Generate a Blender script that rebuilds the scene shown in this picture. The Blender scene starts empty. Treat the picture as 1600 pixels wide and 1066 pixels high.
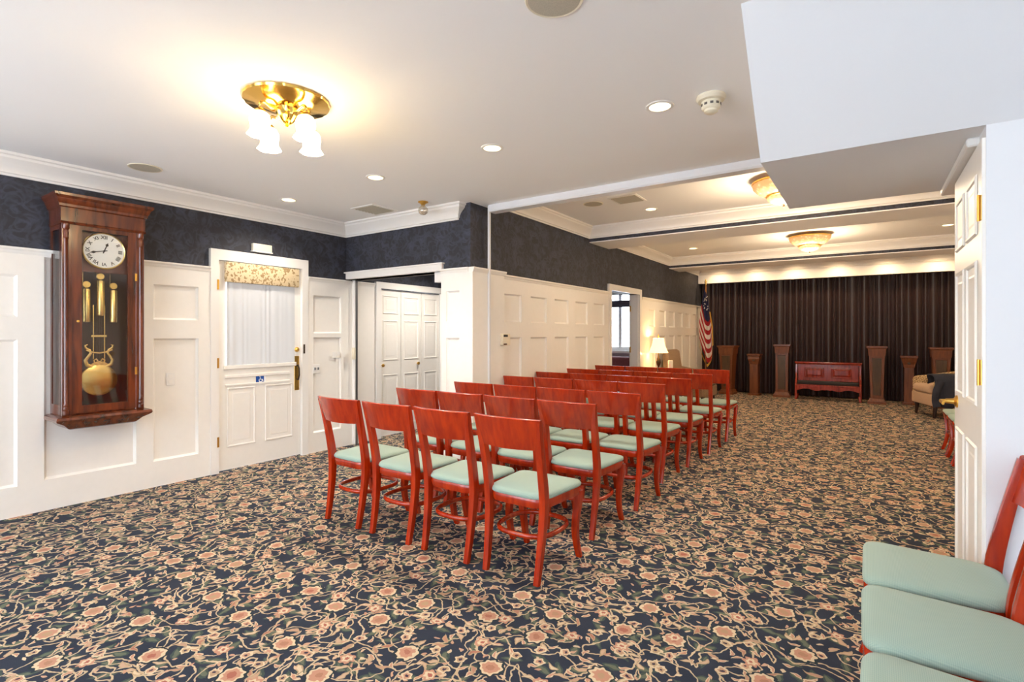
import bpy, bmesh, math, random
from mathutils import Vector, Matrix
random.seed(7)
scene = bpy.context.scene
COL = scene.collection
PI = math.pi

# ------------------------------------------------------------------ camera, world, exposure
CAM_H = 1.33
F_PX = 813.0
cam = bpy.data.cameras.new('camera')
cam.sensor_fit = 'HORIZONTAL'; cam.sensor_width = 36.0
cam.lens = 36.0 * F_PX / 1600.0
cam.shift_y = -(533.0 - 521.0) / 1600.0
cam.clip_start = 0.02; cam.clip_end = 200
camo = bpy.data.objects.new('camera', cam); COL.objects.link(camo)
camo.location = (0, 0, CAM_H)
camo.rotation_euler = (PI / 2, 0, math.atan(556.0 / 813.0))
scene.camera = camo

world = bpy.data.worlds.new('world'); scene.world = world
world.use_nodes = True
WN = world.node_tree
bg = WN.nodes['Background']
bg.inputs['Color'].default_value = (0.86, 0.93, 1.0, 1)
bg.inputs['Strength'].default_value = 5.2

vs = scene.view_settings
vs.view_transform = 'Standard'; vs.look = 'None'; vs.gamma = 1.0; vs.use_curve_mapping = False
vs.exposure = 0.98
scene.cycles.max_bounces = 8; scene.cycles.diffuse_bounces = 6; scene.cycles.adaptive_threshold = 0.02
scene.cycles.sample_clamp_indirect = 6.0
scene.cycles.use_denoising = True

def portal(loc, rot, sx, sy):
    L = bpy.data.lights.new('window_portal', 'AREA'); L.shape = 'RECTANGLE'; L.size = sx; L.size_y = sy
    L.cycles.is_portal = True
    o = bpy.data.objects.new('window_portal', L); o.location = loc; o.rotation_euler = rot; COL.objects.link(o)

WARM = (1.0, 0.76, 0.50)
SOFT = (1.0, 0.89, 0.75)
P_CHAND = 3.0        # each of the four shades
P_CAN = 32.0
P_CAN_WING = 24.0
P_CRYSTAL = 32.0
P_WASH = 13.0
P_TABLE = 5.0

# ------------------------------------------------------------------ materials
def lin(r, g=None, b=None):
    if g is None: r, g, b = r
    f = lambda c: (c / 255 / 12.92) if c / 255 <= 0.04045 else ((c / 255 + 0.055) / 1.055) ** 2.4
    return (f(r), f(g), f(b), 1)

def newmat(name):
    m = bpy.data.materials.new(name); m.use_nodes = True
    return m, m.node_tree, m.node_tree.nodes['Principled BSDF']

def mat(name, rgb, rough=0.5, metal=0.0, spec=0.5, coat=0.0, emit=None, estr=0.0, noise=0.0, nscale=20, bump=0.0, bscale=60, sheen=0.0, stretch=None):
    m, nt, b = newmat(name)
    c = lin(rgb)
    b.inputs['Base Color'].default_value = c
    b.inputs['Roughness'].default_value = rough
    b.inputs['Metallic'].default_value = metal
    b.inputs['Specular IOR Level'].default_value = spec
    b.inputs['Coat Weight'].default_value = coat
    b.inputs['Coat Roughness'].default_value = 0.15
    b.inputs['Sheen Weight'].default_value = sheen
    if emit:
        b.inputs['Emission Color'].default_value = lin(emit); b.inputs['Emission Strength'].default_value = estr
    if noise or bump:
        tc = nt.nodes.new('ShaderNodeTexCoord'); mp = nt.nodes.new('ShaderNodeMapping')
        nt.links.new(tc.outputs['Object'], mp.inputs['Vector'])
        if stretch: mp.inputs['Scale'].default_value = stretch
        tx = nt.nodes.new('ShaderNodeTexNoise'); tx.inputs['Scale'].default_value = nscale; tx.inputs['Detail'].default_value = 3
        nt.links.new(mp.outputs[0], tx.inputs['Vector'])
        if noise:
            rp = nt.nodes.new('ShaderNodeValToRGB')
            rp.color_ramp.elements[0].position = 0.3; rp.color_ramp.elements[1].position = 0.7
            rp.color_ramp.elements[0].color = tuple(x * (1 - noise) for x in c[:3]) + (1,)
            rp.color_ramp.elements[1].color = tuple(min(1, x * (1 + noise)) for x in c[:3]) + (1,)
            nt.links.new(tx.outputs['Fac'], rp.inputs['Fac']); nt.links.new(rp.outputs['Color'], b.inputs['Base Color'])
        if bump:
            t2 = nt.nodes.new('ShaderNodeTexNoise'); t2.inputs['Scale'].default_value = bscale
            nt.links.new(mp.outputs[0], t2.inputs['Vector'])
            bp = nt.nodes.new('ShaderNodeBump'); bp.inputs['Strength'].default_value = bump; bp.inputs['Distance'].default_value = 0.002
            nt.links.new(t2.outputs['Fac'], bp.inputs['Height']); nt.links.new(bp.outputs[0], b.inputs['Normal'])
    return m

def wood(name, c1, c2, rough=0.25, coat=0.4, scale=(14, 14, 1.6)):
    m, nt, b = newmat(name)
    tc = nt.nodes.new('ShaderNodeTexCoord'); mp = nt.nodes.new('ShaderNodeMapping'); mp.inputs['Scale'].default_value = scale
    nt.links.new(tc.outputs['Object'], mp.inputs['Vector'])
    oi = nt.nodes.new('ShaderNodeObjectInfo')
    tx = nt.nodes.new('ShaderNodeTexNoise'); tx.noise_dimensions = '4D'; tx.inputs['Scale'].default_value = 2.2; tx.inputs['Detail'].default_value = 5; tx.inputs['Distortion'].default_value = 0.6
    nt.links.new(mp.outputs[0], tx.inputs['Vector'])
    mm = nt.nodes.new('ShaderNodeMath'); mm.operation = 'MULTIPLY'; mm.inputs[1].default_value = 40
    nt.links.new(oi.outputs['Random'], mm.inputs[0]); nt.links.new(mm.outputs[0], tx.inputs['W'])
    rp = nt.nodes.new('ShaderNodeValToRGB'); rp.color_ramp.elements[0].position = 0.32; rp.color_ramp.elements[1].position = 0.7
    rp.color_ramp.elements[0].color = lin(c1); rp.color_ramp.elements[1].color = lin(c2)
    nt.links.new(tx.outputs['Fac'], rp.inputs['Fac']); nt.links.new(rp.outputs['Color'], b.inputs['Base Color'])
    b.inputs['Roughness'].default_value = rough; b.inputs['Coat Weight'].default_value = coat; b.inputs['Coat Roughness'].default_value = 0.12
    return m

class G:
    """small helper to write shader maths"""
    def __init__(s, nt): s.nt = nt
    def n(s, t): return s.nt.nodes.new(t)
    def _in(s, sock, v):
        if isinstance(v, (int, float)): sock.default_value = v
        elif isinstance(v, tuple): sock.default_value = v
        else: s.nt.links.new(v, sock)
    def m(s, op, a, b=None, c=None):
        x = s.n('ShaderNodeMath'); x.operation = op; s._in(x.inputs[0], a)
        if b is not None: s._in(x.inputs[1], b)
        if c is not None: s._in(x.inputs[2], c)
        return x.outputs[0]
    def v(s, op, a, b=None):
        x = s.n('ShaderNodeVectorMath'); x.operation = op; s._in(x.inputs[0], a)
        if b is not None: s._in(x.inputs[1], b)
        return x.outputs[1] if op in ('LENGTH', 'DOT_PRODUCT') else x.outputs[0]
    def xyz(s, a):
        x = s.n('ShaderNodeSeparateXYZ'); s._in(x.inputs[0], a); return x.outputs[0], x.outputs[1], x.outputs[2]
    def rgb(s, a):
        x = s.n('ShaderNodeSeparateColor'); s._in(x.inputs[0], a); return x.outputs[0], x.outputs[1], x.outputs[2]
    def mix(s, f, a, b):
        x = s.n('ShaderNodeMix'); x.data_type = 'RGBA'; s._in(x.inputs[0], f); s._in(x.inputs[6], a); s._in(x.inputs[7], b); return x.outputs[2]

def carpet_mat():
    m, nt, b = newmat('carpet_floral'); g = G(nt)
    tc = g.n('ShaderNodeTexCoord'); co = tc.outputs['Object']
    wn = g.n('ShaderNodeTexNoise'); wn.inputs['Scale'].default_value = 28; wn.inputs['Detail'].default_value = 1; g._in(wn.inputs['Vector'], co)
    wv = g.n('ShaderNodeVectorMath'); wv.operation = 'SCALE'; g._in(wv.inputs[0], g.v('SUBTRACT', wn.outputs['Color'], (0.5, 0.5, 0.5))); wv.inputs['Scale'].default_value = 0.028
    co = g.v('ADD', co, wv.outputs[0])
    nz = g.n('ShaderNodeTexNoise'); nz.inputs['Scale'].default_value = 6; g._in(nz.inputs['Vector'], co)
    base = g.mix(nz.outputs['Fac'], lin(38, 43, 56), lin(56, 63, 77))
    def cells(scale, rnd, off=(0, 0, 0)):
        vor = g.n('ShaderNodeTexVoronoi'); vor.voronoi_dimensions = '2D'; vor.feature = 'F1'
        vor.inputs['Scale'].default_value = scale; vor.inputs['Randomness'].default_value = rnd
        c2 = g.v('ADD', co, off); g._in(vor.inputs['Vector'], c2)
        loc = g.v('SUBTRACT', c2, vor.outputs['Position'])
        x, y, _ = g.xyz(loc); r1, r2, r3 = g.rgb(vor.outputs['Color'])
        return x, y, r1, r2, r3
    def rot(x, y, ang):
        c, s_ = g.m('COSINE', ang), g.m('SINE', ang)
        return g.m('ADD', g.m('MULTIPLY', x, c), g.m('MULTIPLY', y, s_)), g.m('SUBTRACT', g.m('MULTIPLY', y, c), g.m('MULTIPLY', x, s_))
    def leaf(scale, rnd, off, a, bb, keep, curve=0.0):
        x, y, r1, r2, r3 = cells(scale, rnd, off)
        lx, ly = rot(x, y, g.m('MULTIPLY', r1, 6.283))
        t = g.m('DIVIDE', lx, a); t2 = g.m('MULTIPLY', t, t)
        if curve: ly = g.m('ADD', ly, g.m('MULTIPLY', t2, curve))
        lim = g.m('MULTIPLY', g.m('SUBTRACT', 1.0, t2), g.m('MULTIPLY_ADD', t, 0.3 * bb, bb))
        d = g.m('SUBTRACT', g.m('ABSOLUTE', ly), lim)          # <0 inside
        k = g.m('LESS_THAN', r2, keep)
        return g.m('MULTIPLY', g.m('LESS_THAN', d, 0.0), k), g.m('MULTIPLY', g.m('LESS_THAN', d, -0.45 * bb), k), r3
    def flower(scale, rnd, off, R, petals, lobes, keep, inner):
        x, y, r1, r2, r3 = cells(scale, rnd, off)
        r = g.m('SQRT', g.m('ADD', g.m('MULTIPLY', x, x), g.m('MULTIPLY', y, y)))
        th = g.m('ADD', g.m('ARCTAN2', y, x), g.m('MULTIPLY', r1, 6.283))
        pet = g.m('COSINE', g.m('MULTIPLY', th, petals))
        edge = g.m('MULTIPLY_ADD', pet, lobes * R, R * (1 - lobes))
        k = g.m('LESS_THAN', r2, keep)
        q = g.m('DIVIDE', r, edge)
        out = [g.m('MULTIPLY', g.m('LESS_THAN', q, lv), k) for lv in inner]
        return out, r3
    def vine(scale, w, seed, level=0.5, dist=0.0):
        def ev(off):
            nn = g.n('ShaderNodeTexNoise'); nn.noise_dimensions = '2D'; nn.inputs['Scale'].default_value = scale
            nn.inputs['Detail'].default_value = 0.6; nn.inputs['Distortion'].default_value = dist
            g._in(nn.inputs['Vector'], g.v('ADD', co, (seed + off[0], seed * 1.7 + off[1], 0)))
            return nn.outputs['Fac']
        e = 0.004; n0 = ev((0, 0)); gx = g.m('SUBTRACT', ev((e, 0)), n0); gy = g.m('SUBTRACT', ev((0, e)), n0)
        gr = g.m('MAXIMUM', g.m('DIVIDE', g.m('SQRT', g.m('ADD', g.m('MULTIPLY', gx, gx), g.m('MULTIPLY', gy, gy))), e), 0.25)
        return g.m('LESS_THAN', g.m('DIVIDE', g.m('ABSOLUTE', g.m('SUBTRACT', n0, level)), gr), w)
    cream, tan, pink, rose, green, dgreen = lin(204, 186, 156), lin(172, 148, 118), lin(182, 136, 114), lin(160, 98, 84), lin(98, 104, 88), lin(66, 78, 74)
    c = base
    a, i, r = leaf(9.5, 1.0, (3.1, 7.7, 0), 0.050, 0.018, 0.95); c = g.mix(a, c, dgreen); c = g.mix(i, c, green)
    for sc, w, sd, lv in ((5.4, 0.0036, 11.3, 0.5), (4.6, 0.0032, 41.9, 0.46)):
        c = g.mix(vine(sc, w, sd, lv, 0.9), c, g.mix(nz.outputs['Fac'], tan, cream))
    a, i, r = leaf(13.0, 1.0, (11.3, 2.2, 0), 0.026, 0.0085, 0.60, 0.008); c = g.mix(a, c, cream); c = g.mix(i, c, pink)
    a, i, r = leaf(10.5, 1.0, (21.7, 31.2, 0), 0.036, 0.011, 0.70, -0.012); c = g.mix(a, c, tan); c = g.mix(i, c, g.mix(r, rose, cream))
    a, i, r = leaf(17.0, 1.0, (5.7, 13.2, 0), 0.015, 0.0065, 0.5); c = g.mix(a, c, g.mix(r, cream, pink))
    (f1, f2, f3), r = flower(8.2, 0.9, (2.4, 9.6, 0), 0.026, 5, 0.10, 0.58, (1.0, 0.66, 0.3)); c = g.mix(f1, c, cream); c = g.mix(f2, c, g.mix(r, tan, pink)); c = g.mix(f3, c, lin(60, 52, 70))
    (f0, f1, f2, f3), r = flower(3.3, 0.6, (0.4, 0.6, 0), 0.050, 9, 0.07, 1.0, (1.22, 1.0, 0.74, 0.36))
    c = g.mix(f0, c, lin(44, 54, 60)); c = g.mix(f1, c, cream); c = g.mix(f2, c, pink); c = g.mix(f3, c, g.mix(r, rose, tan))
    (f0, f1, f2), r = flower(3.3, 0.6, (0.57, 0.77, 0), 0.036, 6, 0.14, 0.8, (1.0, 0.66, 0.3)); c = g.mix(f0, c, pink); c = g.mix(f1, c, cream); c = g.mix(f2, c, rose)
    nt.links.new(c, b.inputs['Base Color'])
    b.inputs['Roughness'].default_value = 0.95; b.inputs['Specular IOR Level'].default_value = 0.15
    bn = g.n('ShaderNodeTexNoise'); bn.inputs['Scale'].default_value = 350; g._in(bn.inputs['Vector'], co)
    bp = g.n('ShaderNodeBump'); bp.inputs['Strength'].default_value = 0.35; bp.inputs['Distance'].default_value = 0.003
    nt.links.new(bn.outputs['Fac'], bp.inputs['Height']); nt.links.new(bp.outputs[0], b.inputs['Normal'])
    return m

def wallpaper_mat():
    m, nt, b = newmat('wallpaper_navy'); g = G(nt)
    tc = g.n('ShaderNodeTexCoord'); co = tc.outputs['Object']
    n1 = g.n('ShaderNodeTexNoise'); n1.inputs['Scale'].default_value = 9; n1.inputs['Detail'].default_value = 2; n1.inputs['Distortion'].default_value = 1.5; g._in(n1.inputs['Vector'], co)
    n2 = g.n('ShaderNodeTexVoronoi'); n2.inputs['Scale'].default_value = 7; g._in(n2.inputs['Vector'], co)
    f = g.m('MULTIPLY', g.m('ABSOLUTE', g.m('SUBTRACT', n1.outputs['Fac'], 0.5)), 5.0)
    f = g.m('MINIMUM', g.m('ADD', f, g.m('MULTIPLY', n2.outputs['Distance'], 0.8)), 1.0)
    c = g.mix(f, lin(74, 78, 92), lin(54, 54, 60))
    nt.links.new(c, b.inputs['Base Color']); b.inputs['Roughness'].default_value = 0.6; b.inputs['Specular IOR Level'].default_value = 0.3
    return m

def lattice_mat(name, c1, c2, scale, ang=0.785):
    m, nt, b = newmat(name); g = G(nt)
    tc = g.n('ShaderNodeTexCoord'); mp = g.n('ShaderNodeMapping'); mp.inputs['Rotation'].default_value = (ang, ang, ang); g._in(mp.inputs['Vector'], tc.outputs['Object'])
    ck = g.n('ShaderNodeTexChecker'); ck.inputs['Scale'].default_value = scale; ck.inputs['Color1'].default_value = lin(c1); ck.inputs['Color2'].default_value = lin(c2)
    g._in(ck.inputs['Vector'], mp.outputs[0]); nt.links.new(ck.outputs['Color'], b.inputs['Base Color'])
    b.inputs['Roughness'].default_value = 0.9
    return m

def seat_mat():
    m, nt, b = newmat('sage_fabric'); g = G(nt)
    tc = g.n('ShaderNodeTexCoord'); x, y, z = g.xyz(tc.outputs['Object'])
    w = g.m('MULTIPLY', g.m('SINE', g.m('MULTIPLY', g.m('ADD', x, y), 700.0)), g.m('SINE', g.m('MULTIPLY', g.m('SUBTRACT', x, y), 700.0)))
    f = g.m('MULTIPLY_ADD', w, 0.5, 0.5)
    c = g.mix(f, lin(138, 162, 150), lin(162, 184, 170))
    nt.links.new(c, b.inputs['Base Color']); b.inputs['Roughness'].default_value = 0.8; b.inputs['Sheen Weight'].default_value = 0.15
    return m

def translucent(name, rgb, amount=0.6):
    m, nt, b = newmat(name); g = G(nt)
    out = nt.nodes['Material Output']
    b.inputs['Base Color'].default_value = lin(rgb); b.inputs['Roughness'].default_value = 0.9
    t = g.n('ShaderNodeBsdfTranslucent'); t.inputs['Color'].default_value = lin(rgb)
    mx = g.n('ShaderNodeMixShader'); mx.inputs[0].default_value = amount
    nt.links.new(b.outputs[0], mx.inputs[1]); nt.links.new(t.outputs[0], mx.inputs[2]); nt.links.new(mx.outputs[0], out.inputs['Surface'])
    return m

def glass_mat(name, tint=(255, 255, 255), refl=0.08):
    m, nt, b = newmat(name); g = G(nt); out = nt.nodes['Material Output']
    t = g.n('ShaderNodeBsdfTransparent'); t.inputs['Color'].default_value = lin(tint)
    gl = g.n('ShaderNodeBsdfGlossy'); gl.inputs['Roughness'].default_value = 0.03
    mx = g.n('ShaderNodeMixShader'); mx.inputs[0].default_value = refl
    nt.links.new(t.outputs[0], mx.inputs[1]); nt.links.new(gl.outputs[0], mx.inputs[2]); nt.links.new(mx.outputs[0], out.inputs['Surface'])
    return m

def crystal_mat():
    m, nt, b = newmat('crystal_glow'); g = G(nt)
    tc = g.n('ShaderNodeTexCoord')
    vo = g.n('ShaderNodeTexVoronoi'); vo.inputs['Scale'].default_value = 26; g._in(vo.inputs['Vector'], tc.outputs['Object'])
    c = g.mix(g.m('MINIMUM', g.m('MULTIPLY', vo.outputs['Distance'], 2.0), 1.0), lin(255, 224, 176), lin(190, 124, 70))
    b.inputs['Base Color'].default_value = lin(214, 180, 140); b.inputs['Roughness'].default_value = 0.15
    nt.links.new(c, b.inputs['Emission Color']); b.inputs['Emission Strength'].default_value = 0.62
    return m

def valance_mat():
    m, nt, b = newmat('valance_floral'); g = G(nt)
    tc = g.n('ShaderNodeTexCoord'); nn = g.n('ShaderNodeTexNoise'); nn.inputs['Scale'].default_value = 45; nn.inputs['Detail'].default_value = 1
    g._in(nn.inputs['Vector'], tc.outputs['Object'])
    c = g.mix(g.m('GREATER_THAN', nn.outputs['Fac'], 0.55), lin(222, 202, 164), lin(166, 136, 96))
    nt.links.new(c, b.inputs['Base Color']); b.inputs['Roughness'].default_value = 0.85
    return m

M = dict(
    carpet=carpet_mat(), wallpaper=wallpaper_mat(),
    white=mat('painted_white', (241, 237, 230), 0.38, noise=0.01),
    ceil=mat('ceiling_white', (248, 247, 246), 0.85),
    cool=mat('painted_plaster', (228, 229, 231), 0.6),
    trimw=mat('trim_white', (238, 235, 230), 0.35),
    cherry=wood('cherry_wood', (144, 28, 2), (186, 50, 4), 0.24, 0.35),
    clockwood=wood('mahogany_wood', (60, 24, 12), (126, 58, 26), 0.22, 0.6, (10, 10, 1.2)),
    pedwood=wood('pedestal_wood', (100, 52, 26), (134, 76, 38), 0.4, 0.15),
    pedpanel=wood('pedestal_panel_wood', (70, 50, 30), (88, 64, 40), 0.45, 0.1),
    redwood=wood('red_polished_wood', (118, 30, 20), (176, 60, 40), 0.18, 0.7),
    darkleg=mat('dark_leg', (48, 26, 20), 0.35),
    darkpad=mat('dark_padding', (24, 18, 18), 0.6),
    brass=mat('brass', (230, 184, 92), 0.34, 1.0),
    plate=mat('brass_polished', (236, 190, 96), 0.12, 1.0), gold=mat('gold_polished', (244, 212, 136), 0.26, 1.0),
    seat=seat_mat(),
    velvet=mat('plum_velvet', (36, 11, 15), 0.42, spec=0.55, sheen=0.10, noise=0.15, nscale=3),
    dial=mat('dial_white', (240, 240, 236), 0.45), ink=mat('ink_black', (18, 18, 20), 0.5),
    clockback=mat('clock_back', (62, 34, 26), 0.4),
    glass=glass_mat('clear_glass', (253, 253, 252), 0.04), sglass=glass_mat('side_glass', (245, 245, 245), 0.35), wglass=glass_mat('window_glass', (250, 252, 255), 0.05),
    sheer=translucent('sheer_white', (206, 206, 206), 0.04), valance=valance_mat(),
    shade=mat('opal_shade', (255, 250, 240), 0.4, emit=(255, 226, 172), estr=8.0),
    lens=mat('lamp_lens', (255, 240, 210), 0.4, emit=(255, 232, 176), estr=2.2),
    crystal=crystal_mat(),
    lampshade=mat('lamp_shade_fabric', (246, 230, 190), 0.8, emit=(255, 222, 150), estr=0.9),
    ivory=mat('ivory_plastic', (232, 222, 198), 0.45), grille=mat('speaker_grille', (186, 178, 160), 0.8, noise=0.1, nscale=200),
    ventdark=mat('vent_dark', (96, 90, 84), 0.7),
    blue=mat('sign_blue', (24, 78, 160), 0.4), signw=mat('sign_white', (240, 242, 245), 0.4),
    arm_plain=mat('oatmeal_upholstery', (196, 166, 138), 0.9, noise=0.06, nscale=80),
    arm_latt=lattice_mat('diamond_upholstery', (206, 178, 132), (140, 112, 78), 40.0),
    jacket=mat('navy_jacket_cloth', (46, 48, 60), 0.9, noise=0.12, nscale=15, bump=0.4, bscale=25),
    tweed=mat('brown_tweed', (142, 116, 90), 0.9, noise=0.15, nscale=90),
    burgundy=mat('burgundy_fabric', (104, 44, 46), 0.8, noise=0.15, nscale=30),
    red=mat('flag_red', (178, 34, 44), 0.75), fwhite=mat('flag_white', (236, 228, 218), 0.75), fblue=mat('flag_blue', (36, 40, 78), 0.75),
    fringe=mat('gold_fringe', (214, 164, 62), 0.7), pole=mat('flagpole_wood', (150, 104, 62), 0.35),
    track=mat('track_white', (226, 226, 228), 0.35), steel=mat('steel', (150, 150, 150), 0.35, 0.8),
    pale=mat('pale_room_paint', (226, 230, 236), 0.7), bulb=glass_mat('clear_bulb', (236, 228, 215), 0.3),
    candle=mat('candle_wax', (244, 236, 216), 0.6), dkmetal=mat('dark_bronze', (66, 50, 34), 0.4, 0.6),
    rod=mat('dark_blind', (92, 88, 104), 0.7),
)

# ------------------------------------------------------------------ geometry helpers
def tag(o, label=None, cat=None, group=None, kind=None):
    if label: o['label'] = label
    if cat: o['category'] = cat
    if group: o['group'] = group
    if kind: o['kind'] = kind
    return o

def link(name, me, m=None, parent=None, loc=None, rot=None):
    o = bpy.data.objects.new(name, me); COL.objects.link(o)
    if m is not None and me is not None and hasattr(me, 'materials') and not me.materials:
        for x in (m if isinstance(m, (list, tuple)) else [m]): me.materials.append(M[x] if isinstance(x, str) else x)
    if parent: o.parent = parent
    if loc: o.location = loc
    if rot: o.rotation_euler = rot
    return o

def empty(name, loc=(0, 0, 0), rz=0.0, **kw):
    o = bpy.data.objects.new(name, None); COL.objects.link(o); o.empty_display_size = 0.1
    o.location = loc; o.rotation_euler = (0, 0, rz)
    return tag(o, **kw)

def fin(bm, name, smooth=None):
    bmesh.ops.recalc_face_normals(bm, faces=bm.faces)
    me = bpy.data.meshes.new(name); bm.to_mesh(me); bm.free()
    if smooth is not None:
        for p in me.polygons: p.use_smooth = True
        me.set_sharp_from_angle(angle=math.radians(smooth))
    return me

def box_me(name, x0, x1, y0, y1, z0, z1, bev=0.0, seg=1):
    bm = bmesh.new()
    bmesh.ops.create_cube(bm, size=1.0, matrix=Matrix.Translation(((x0 + x1) / 2, (y0 + y1) / 2, (z0 + z1) / 2)) @ Matrix.Diagonal((x1 - x0, y1 - y0, z1 - z0, 1)))
    if bev: bmesh.ops.bevel(bm, geom=bm.edges[:], offset=bev, segments=seg, profile=0.5, affect='EDGES')
    return fin(bm, name, 35 if bev and seg > 1 else None)

def box(name, xr, yr, zr, m, parent=None, bev=0.0, seg=1, loc=None, rot=None):
    return link(name, box_me(name, *xr, *yr, *zr, bev, seg), m, parent, loc, rot)

def grid_surf(rows, name, closed_u=False, closed_v=False, smooth=40, caps=False):
    """rows: list of rings of points"""
    bm = bmesh.new(); R = [[bm.verts.new(p) for p in r] for r in rows]
    nr, nc = len(R), len(R[0])
    for i in range(nr if closed_v else nr - 1):
        for j in range(nc if closed_u else nc - 1):
            a, b2, c, d = R[i][j], R[i][(j + 1) % nc], R[(i + 1) % nr][(j + 1) % nc], R[(i + 1) % nr][j]
            bm.faces.new((a, b2, c, d))
    if caps:
        bm.faces.new(R[0][::-1]); bm.faces.new(R[-1])
    bmesh.ops.remove_doubles(bm, verts=bm.verts, dist=1e-6)
    return fin(bm, name, smooth)

def lathe_me(name, prof, n=24, smooth=40, cap=True, wob=None):
    rows = []
    for k, (r, z) in enumerate(prof):
        rows.append([((r + (wob(j / n * 2 * PI, k) if wob else 0)) * math.cos(2 * PI * j / n), (r + (wob(j / n * 2 * PI, k) if wob else 0)) * math.sin(2 * PI * j / n), z) for j in range(n)])
    return grid_surf(rows, name, closed_u=True, smooth=smooth, caps=cap)

def lathe(name, prof, m, parent=None, n=24, loc=None, rot=None, smooth=40, cap=True, wob=None):
    return link(name, lathe_me(name, prof, n, smooth, cap, wob), m, parent, loc, rot)

def sweep_me(name, path, w, d, side=None, n=8, closed=False, power=4.0):
    """superellipse section swept along path; w/d half sizes (scalar or list); side = direction of the w axis"""
    P = [Vector(p) for p in path]; k = len(P); rows = []
    for i, p in enumerate(P):
        a = P[(i - 1) % k] if (closed or i > 0) else P[i]; b2 = P[(i + 1) % k] if (closed or i < k - 1) else P[i]
        t = (b2 - a).normalized()
        s = Vector(side) if side is not None else Vector((0, 0, 1))
        s = (s - t * s.dot(t))
        s = s.normalized() if s.length > 1e-5 else t.orthogonal().normalized()
        u = t.cross(s)
        ww = w[i] if isinstance(w, (list, tuple)) else w; dd = d[i] if isinstance(d, (list, tuple)) else d
        ring = []
        for j in range(n):
            an = 2 * PI * (j + 0.5) / n; c, sn = math.cos(an), math.sin(an)
            q = (abs(c) ** power + abs(sn) ** power) ** (-1 / power)
            ring.append(p + s * (ww * c * q) + u * (dd * sn * q))
        rows.append(ring)
    return grid_surf(rows, name, closed_u=True, closed_v=closed, smooth=50, caps=not closed)

def sweep(name, path, w, d, m, parent=None, side=None, n=8, closed=False, power=4.0, loc=None, rot=None):
    return link(name, sweep_me(name, path, w, d, side, n, closed, power), m, parent, loc, rot)

def spline(pts, n=4):
    """Catmull-Rom resample"""
    P = [Vector(p) for p in pts]; out = []
    for i in range(len(P) - 1):
        p0 = P[max(0, i - 1)]; p1 = P[i]; p2 = P[i + 1]; p3 = P[min(len(P) - 1, i + 2)]
        for k in range(n):
            t = k / n
            out.append(0.5 * ((2 * p1) + (p2 - p0) * t + (2 * p0 - 5 * p1 + 4 * p2 - p3) * t * t + (3 * p1 - p0 - 3 * p2 + p3) * t ** 3))
    out.append(P[-1]); return out

def slab_holes(name, axis, plane, thick, s0, s1, z0, z1, holes, m, parent=None):
    """wall slab on plane (x=plane or y=plane), front face at plane, extending to plane+thick; holes = [(s0,s1,z0,z1)]"""
    S = sorted(set([s0, s1] + [h[i] for h in holes for i in (0, 1)])); Z = sorted(set([z0, z1] + [h[i] for h in holes for i in (2, 3)]))
    S = [s for s in S if s0 - 1e-9 <= s <= s1 + 1e-9]; Z = [z for z in Z if z0 - 1e-9 <= z <= z1 + 1e-9]
    def solid(i, j):
        if i < 0 or j < 0 or i >= len(S) - 1 or j >= len(Z) - 1: return False
        cs, cz = (S[i] + S[i + 1]) / 2, (Z[j] + Z[j + 1]) / 2
        return not any(h[0] < cs < h[1] and h[2] < cz < h[3] for h in holes)
    bm = bmesh.new(); cache = {}
    def V(i, j, k):
        if (i, j, k) not in cache:
            p = plane + (thick if k else 0)
            cache[(i, j, k)] = bm.verts.new((p, S[i], Z[j]) if axis == 'x' else (S[i], p, Z[j]))
        return cache[(i, j, k)]
    for i in range(len(S) - 1):
        for j in range(len(Z) - 1):
            if not solid(i, j): continue
            bm.faces.new((V(i, j, 0), V(i + 1, j, 0), V(i + 1, j + 1, 0), V(i, j + 1, 0)))
            bm.faces.new((V(i, j, 1), V(i, j + 1, 1), V(i + 1, j + 1, 1), V(i + 1, j, 1)))
            for di, dj, a, b2 in ((-1, 0, (i, j), (i, j + 1)), (1, 0, (i + 1, j), (i + 1, j + 1)), (0, -1, (i, j), (i + 1, j)), (0, 1, (i, j + 1), (i + 1, j + 1))):
                if not solid(i + di, j + dj):
                    bm.faces.new((V(*a, 0), V(*b2, 0), V(*b2, 1), V(*a, 1)))
    return link(name, fin(bm, name), m, parent)

def struct(o, label, cat): return tag(o, label, cat, kind='structure')

def mould(name, prof, path, m, left=True, closed=False, parent=None):
    """profile [(d,z)] swept along XY polyline with mitres; d is offset to the left (or right) of travel; z absolute"""
    P = [Vector((p[0], p[1])) for p in path]; k = len(P); rows = []
    for i in range(k):
        def nrm(a, b2):
            t = (b2 - a).normalized(); return Vector((-t.y, t.x)) if left else Vector((t.y, -t.x))
        ns = []
        if closed or i > 0: ns.append(nrm(P[i - 1], P[i]))
        if closed or i < k - 1: ns.append(nrm(P[i], P[(i + 1) % k]))
        mv = ns[0] if len(ns) == 1 else (ns[0] + ns[1]) / (1 + ns[0].dot(ns[1]))
        rows.append([(P[i].x + mv.x * d, P[i].y + mv.y * d, z) for d, z in prof])
    me = grid_surf(rows, name, closed_u=True, closed_v=closed, smooth=30, caps=not closed)
    return link(name, me, m, parent)

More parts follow.
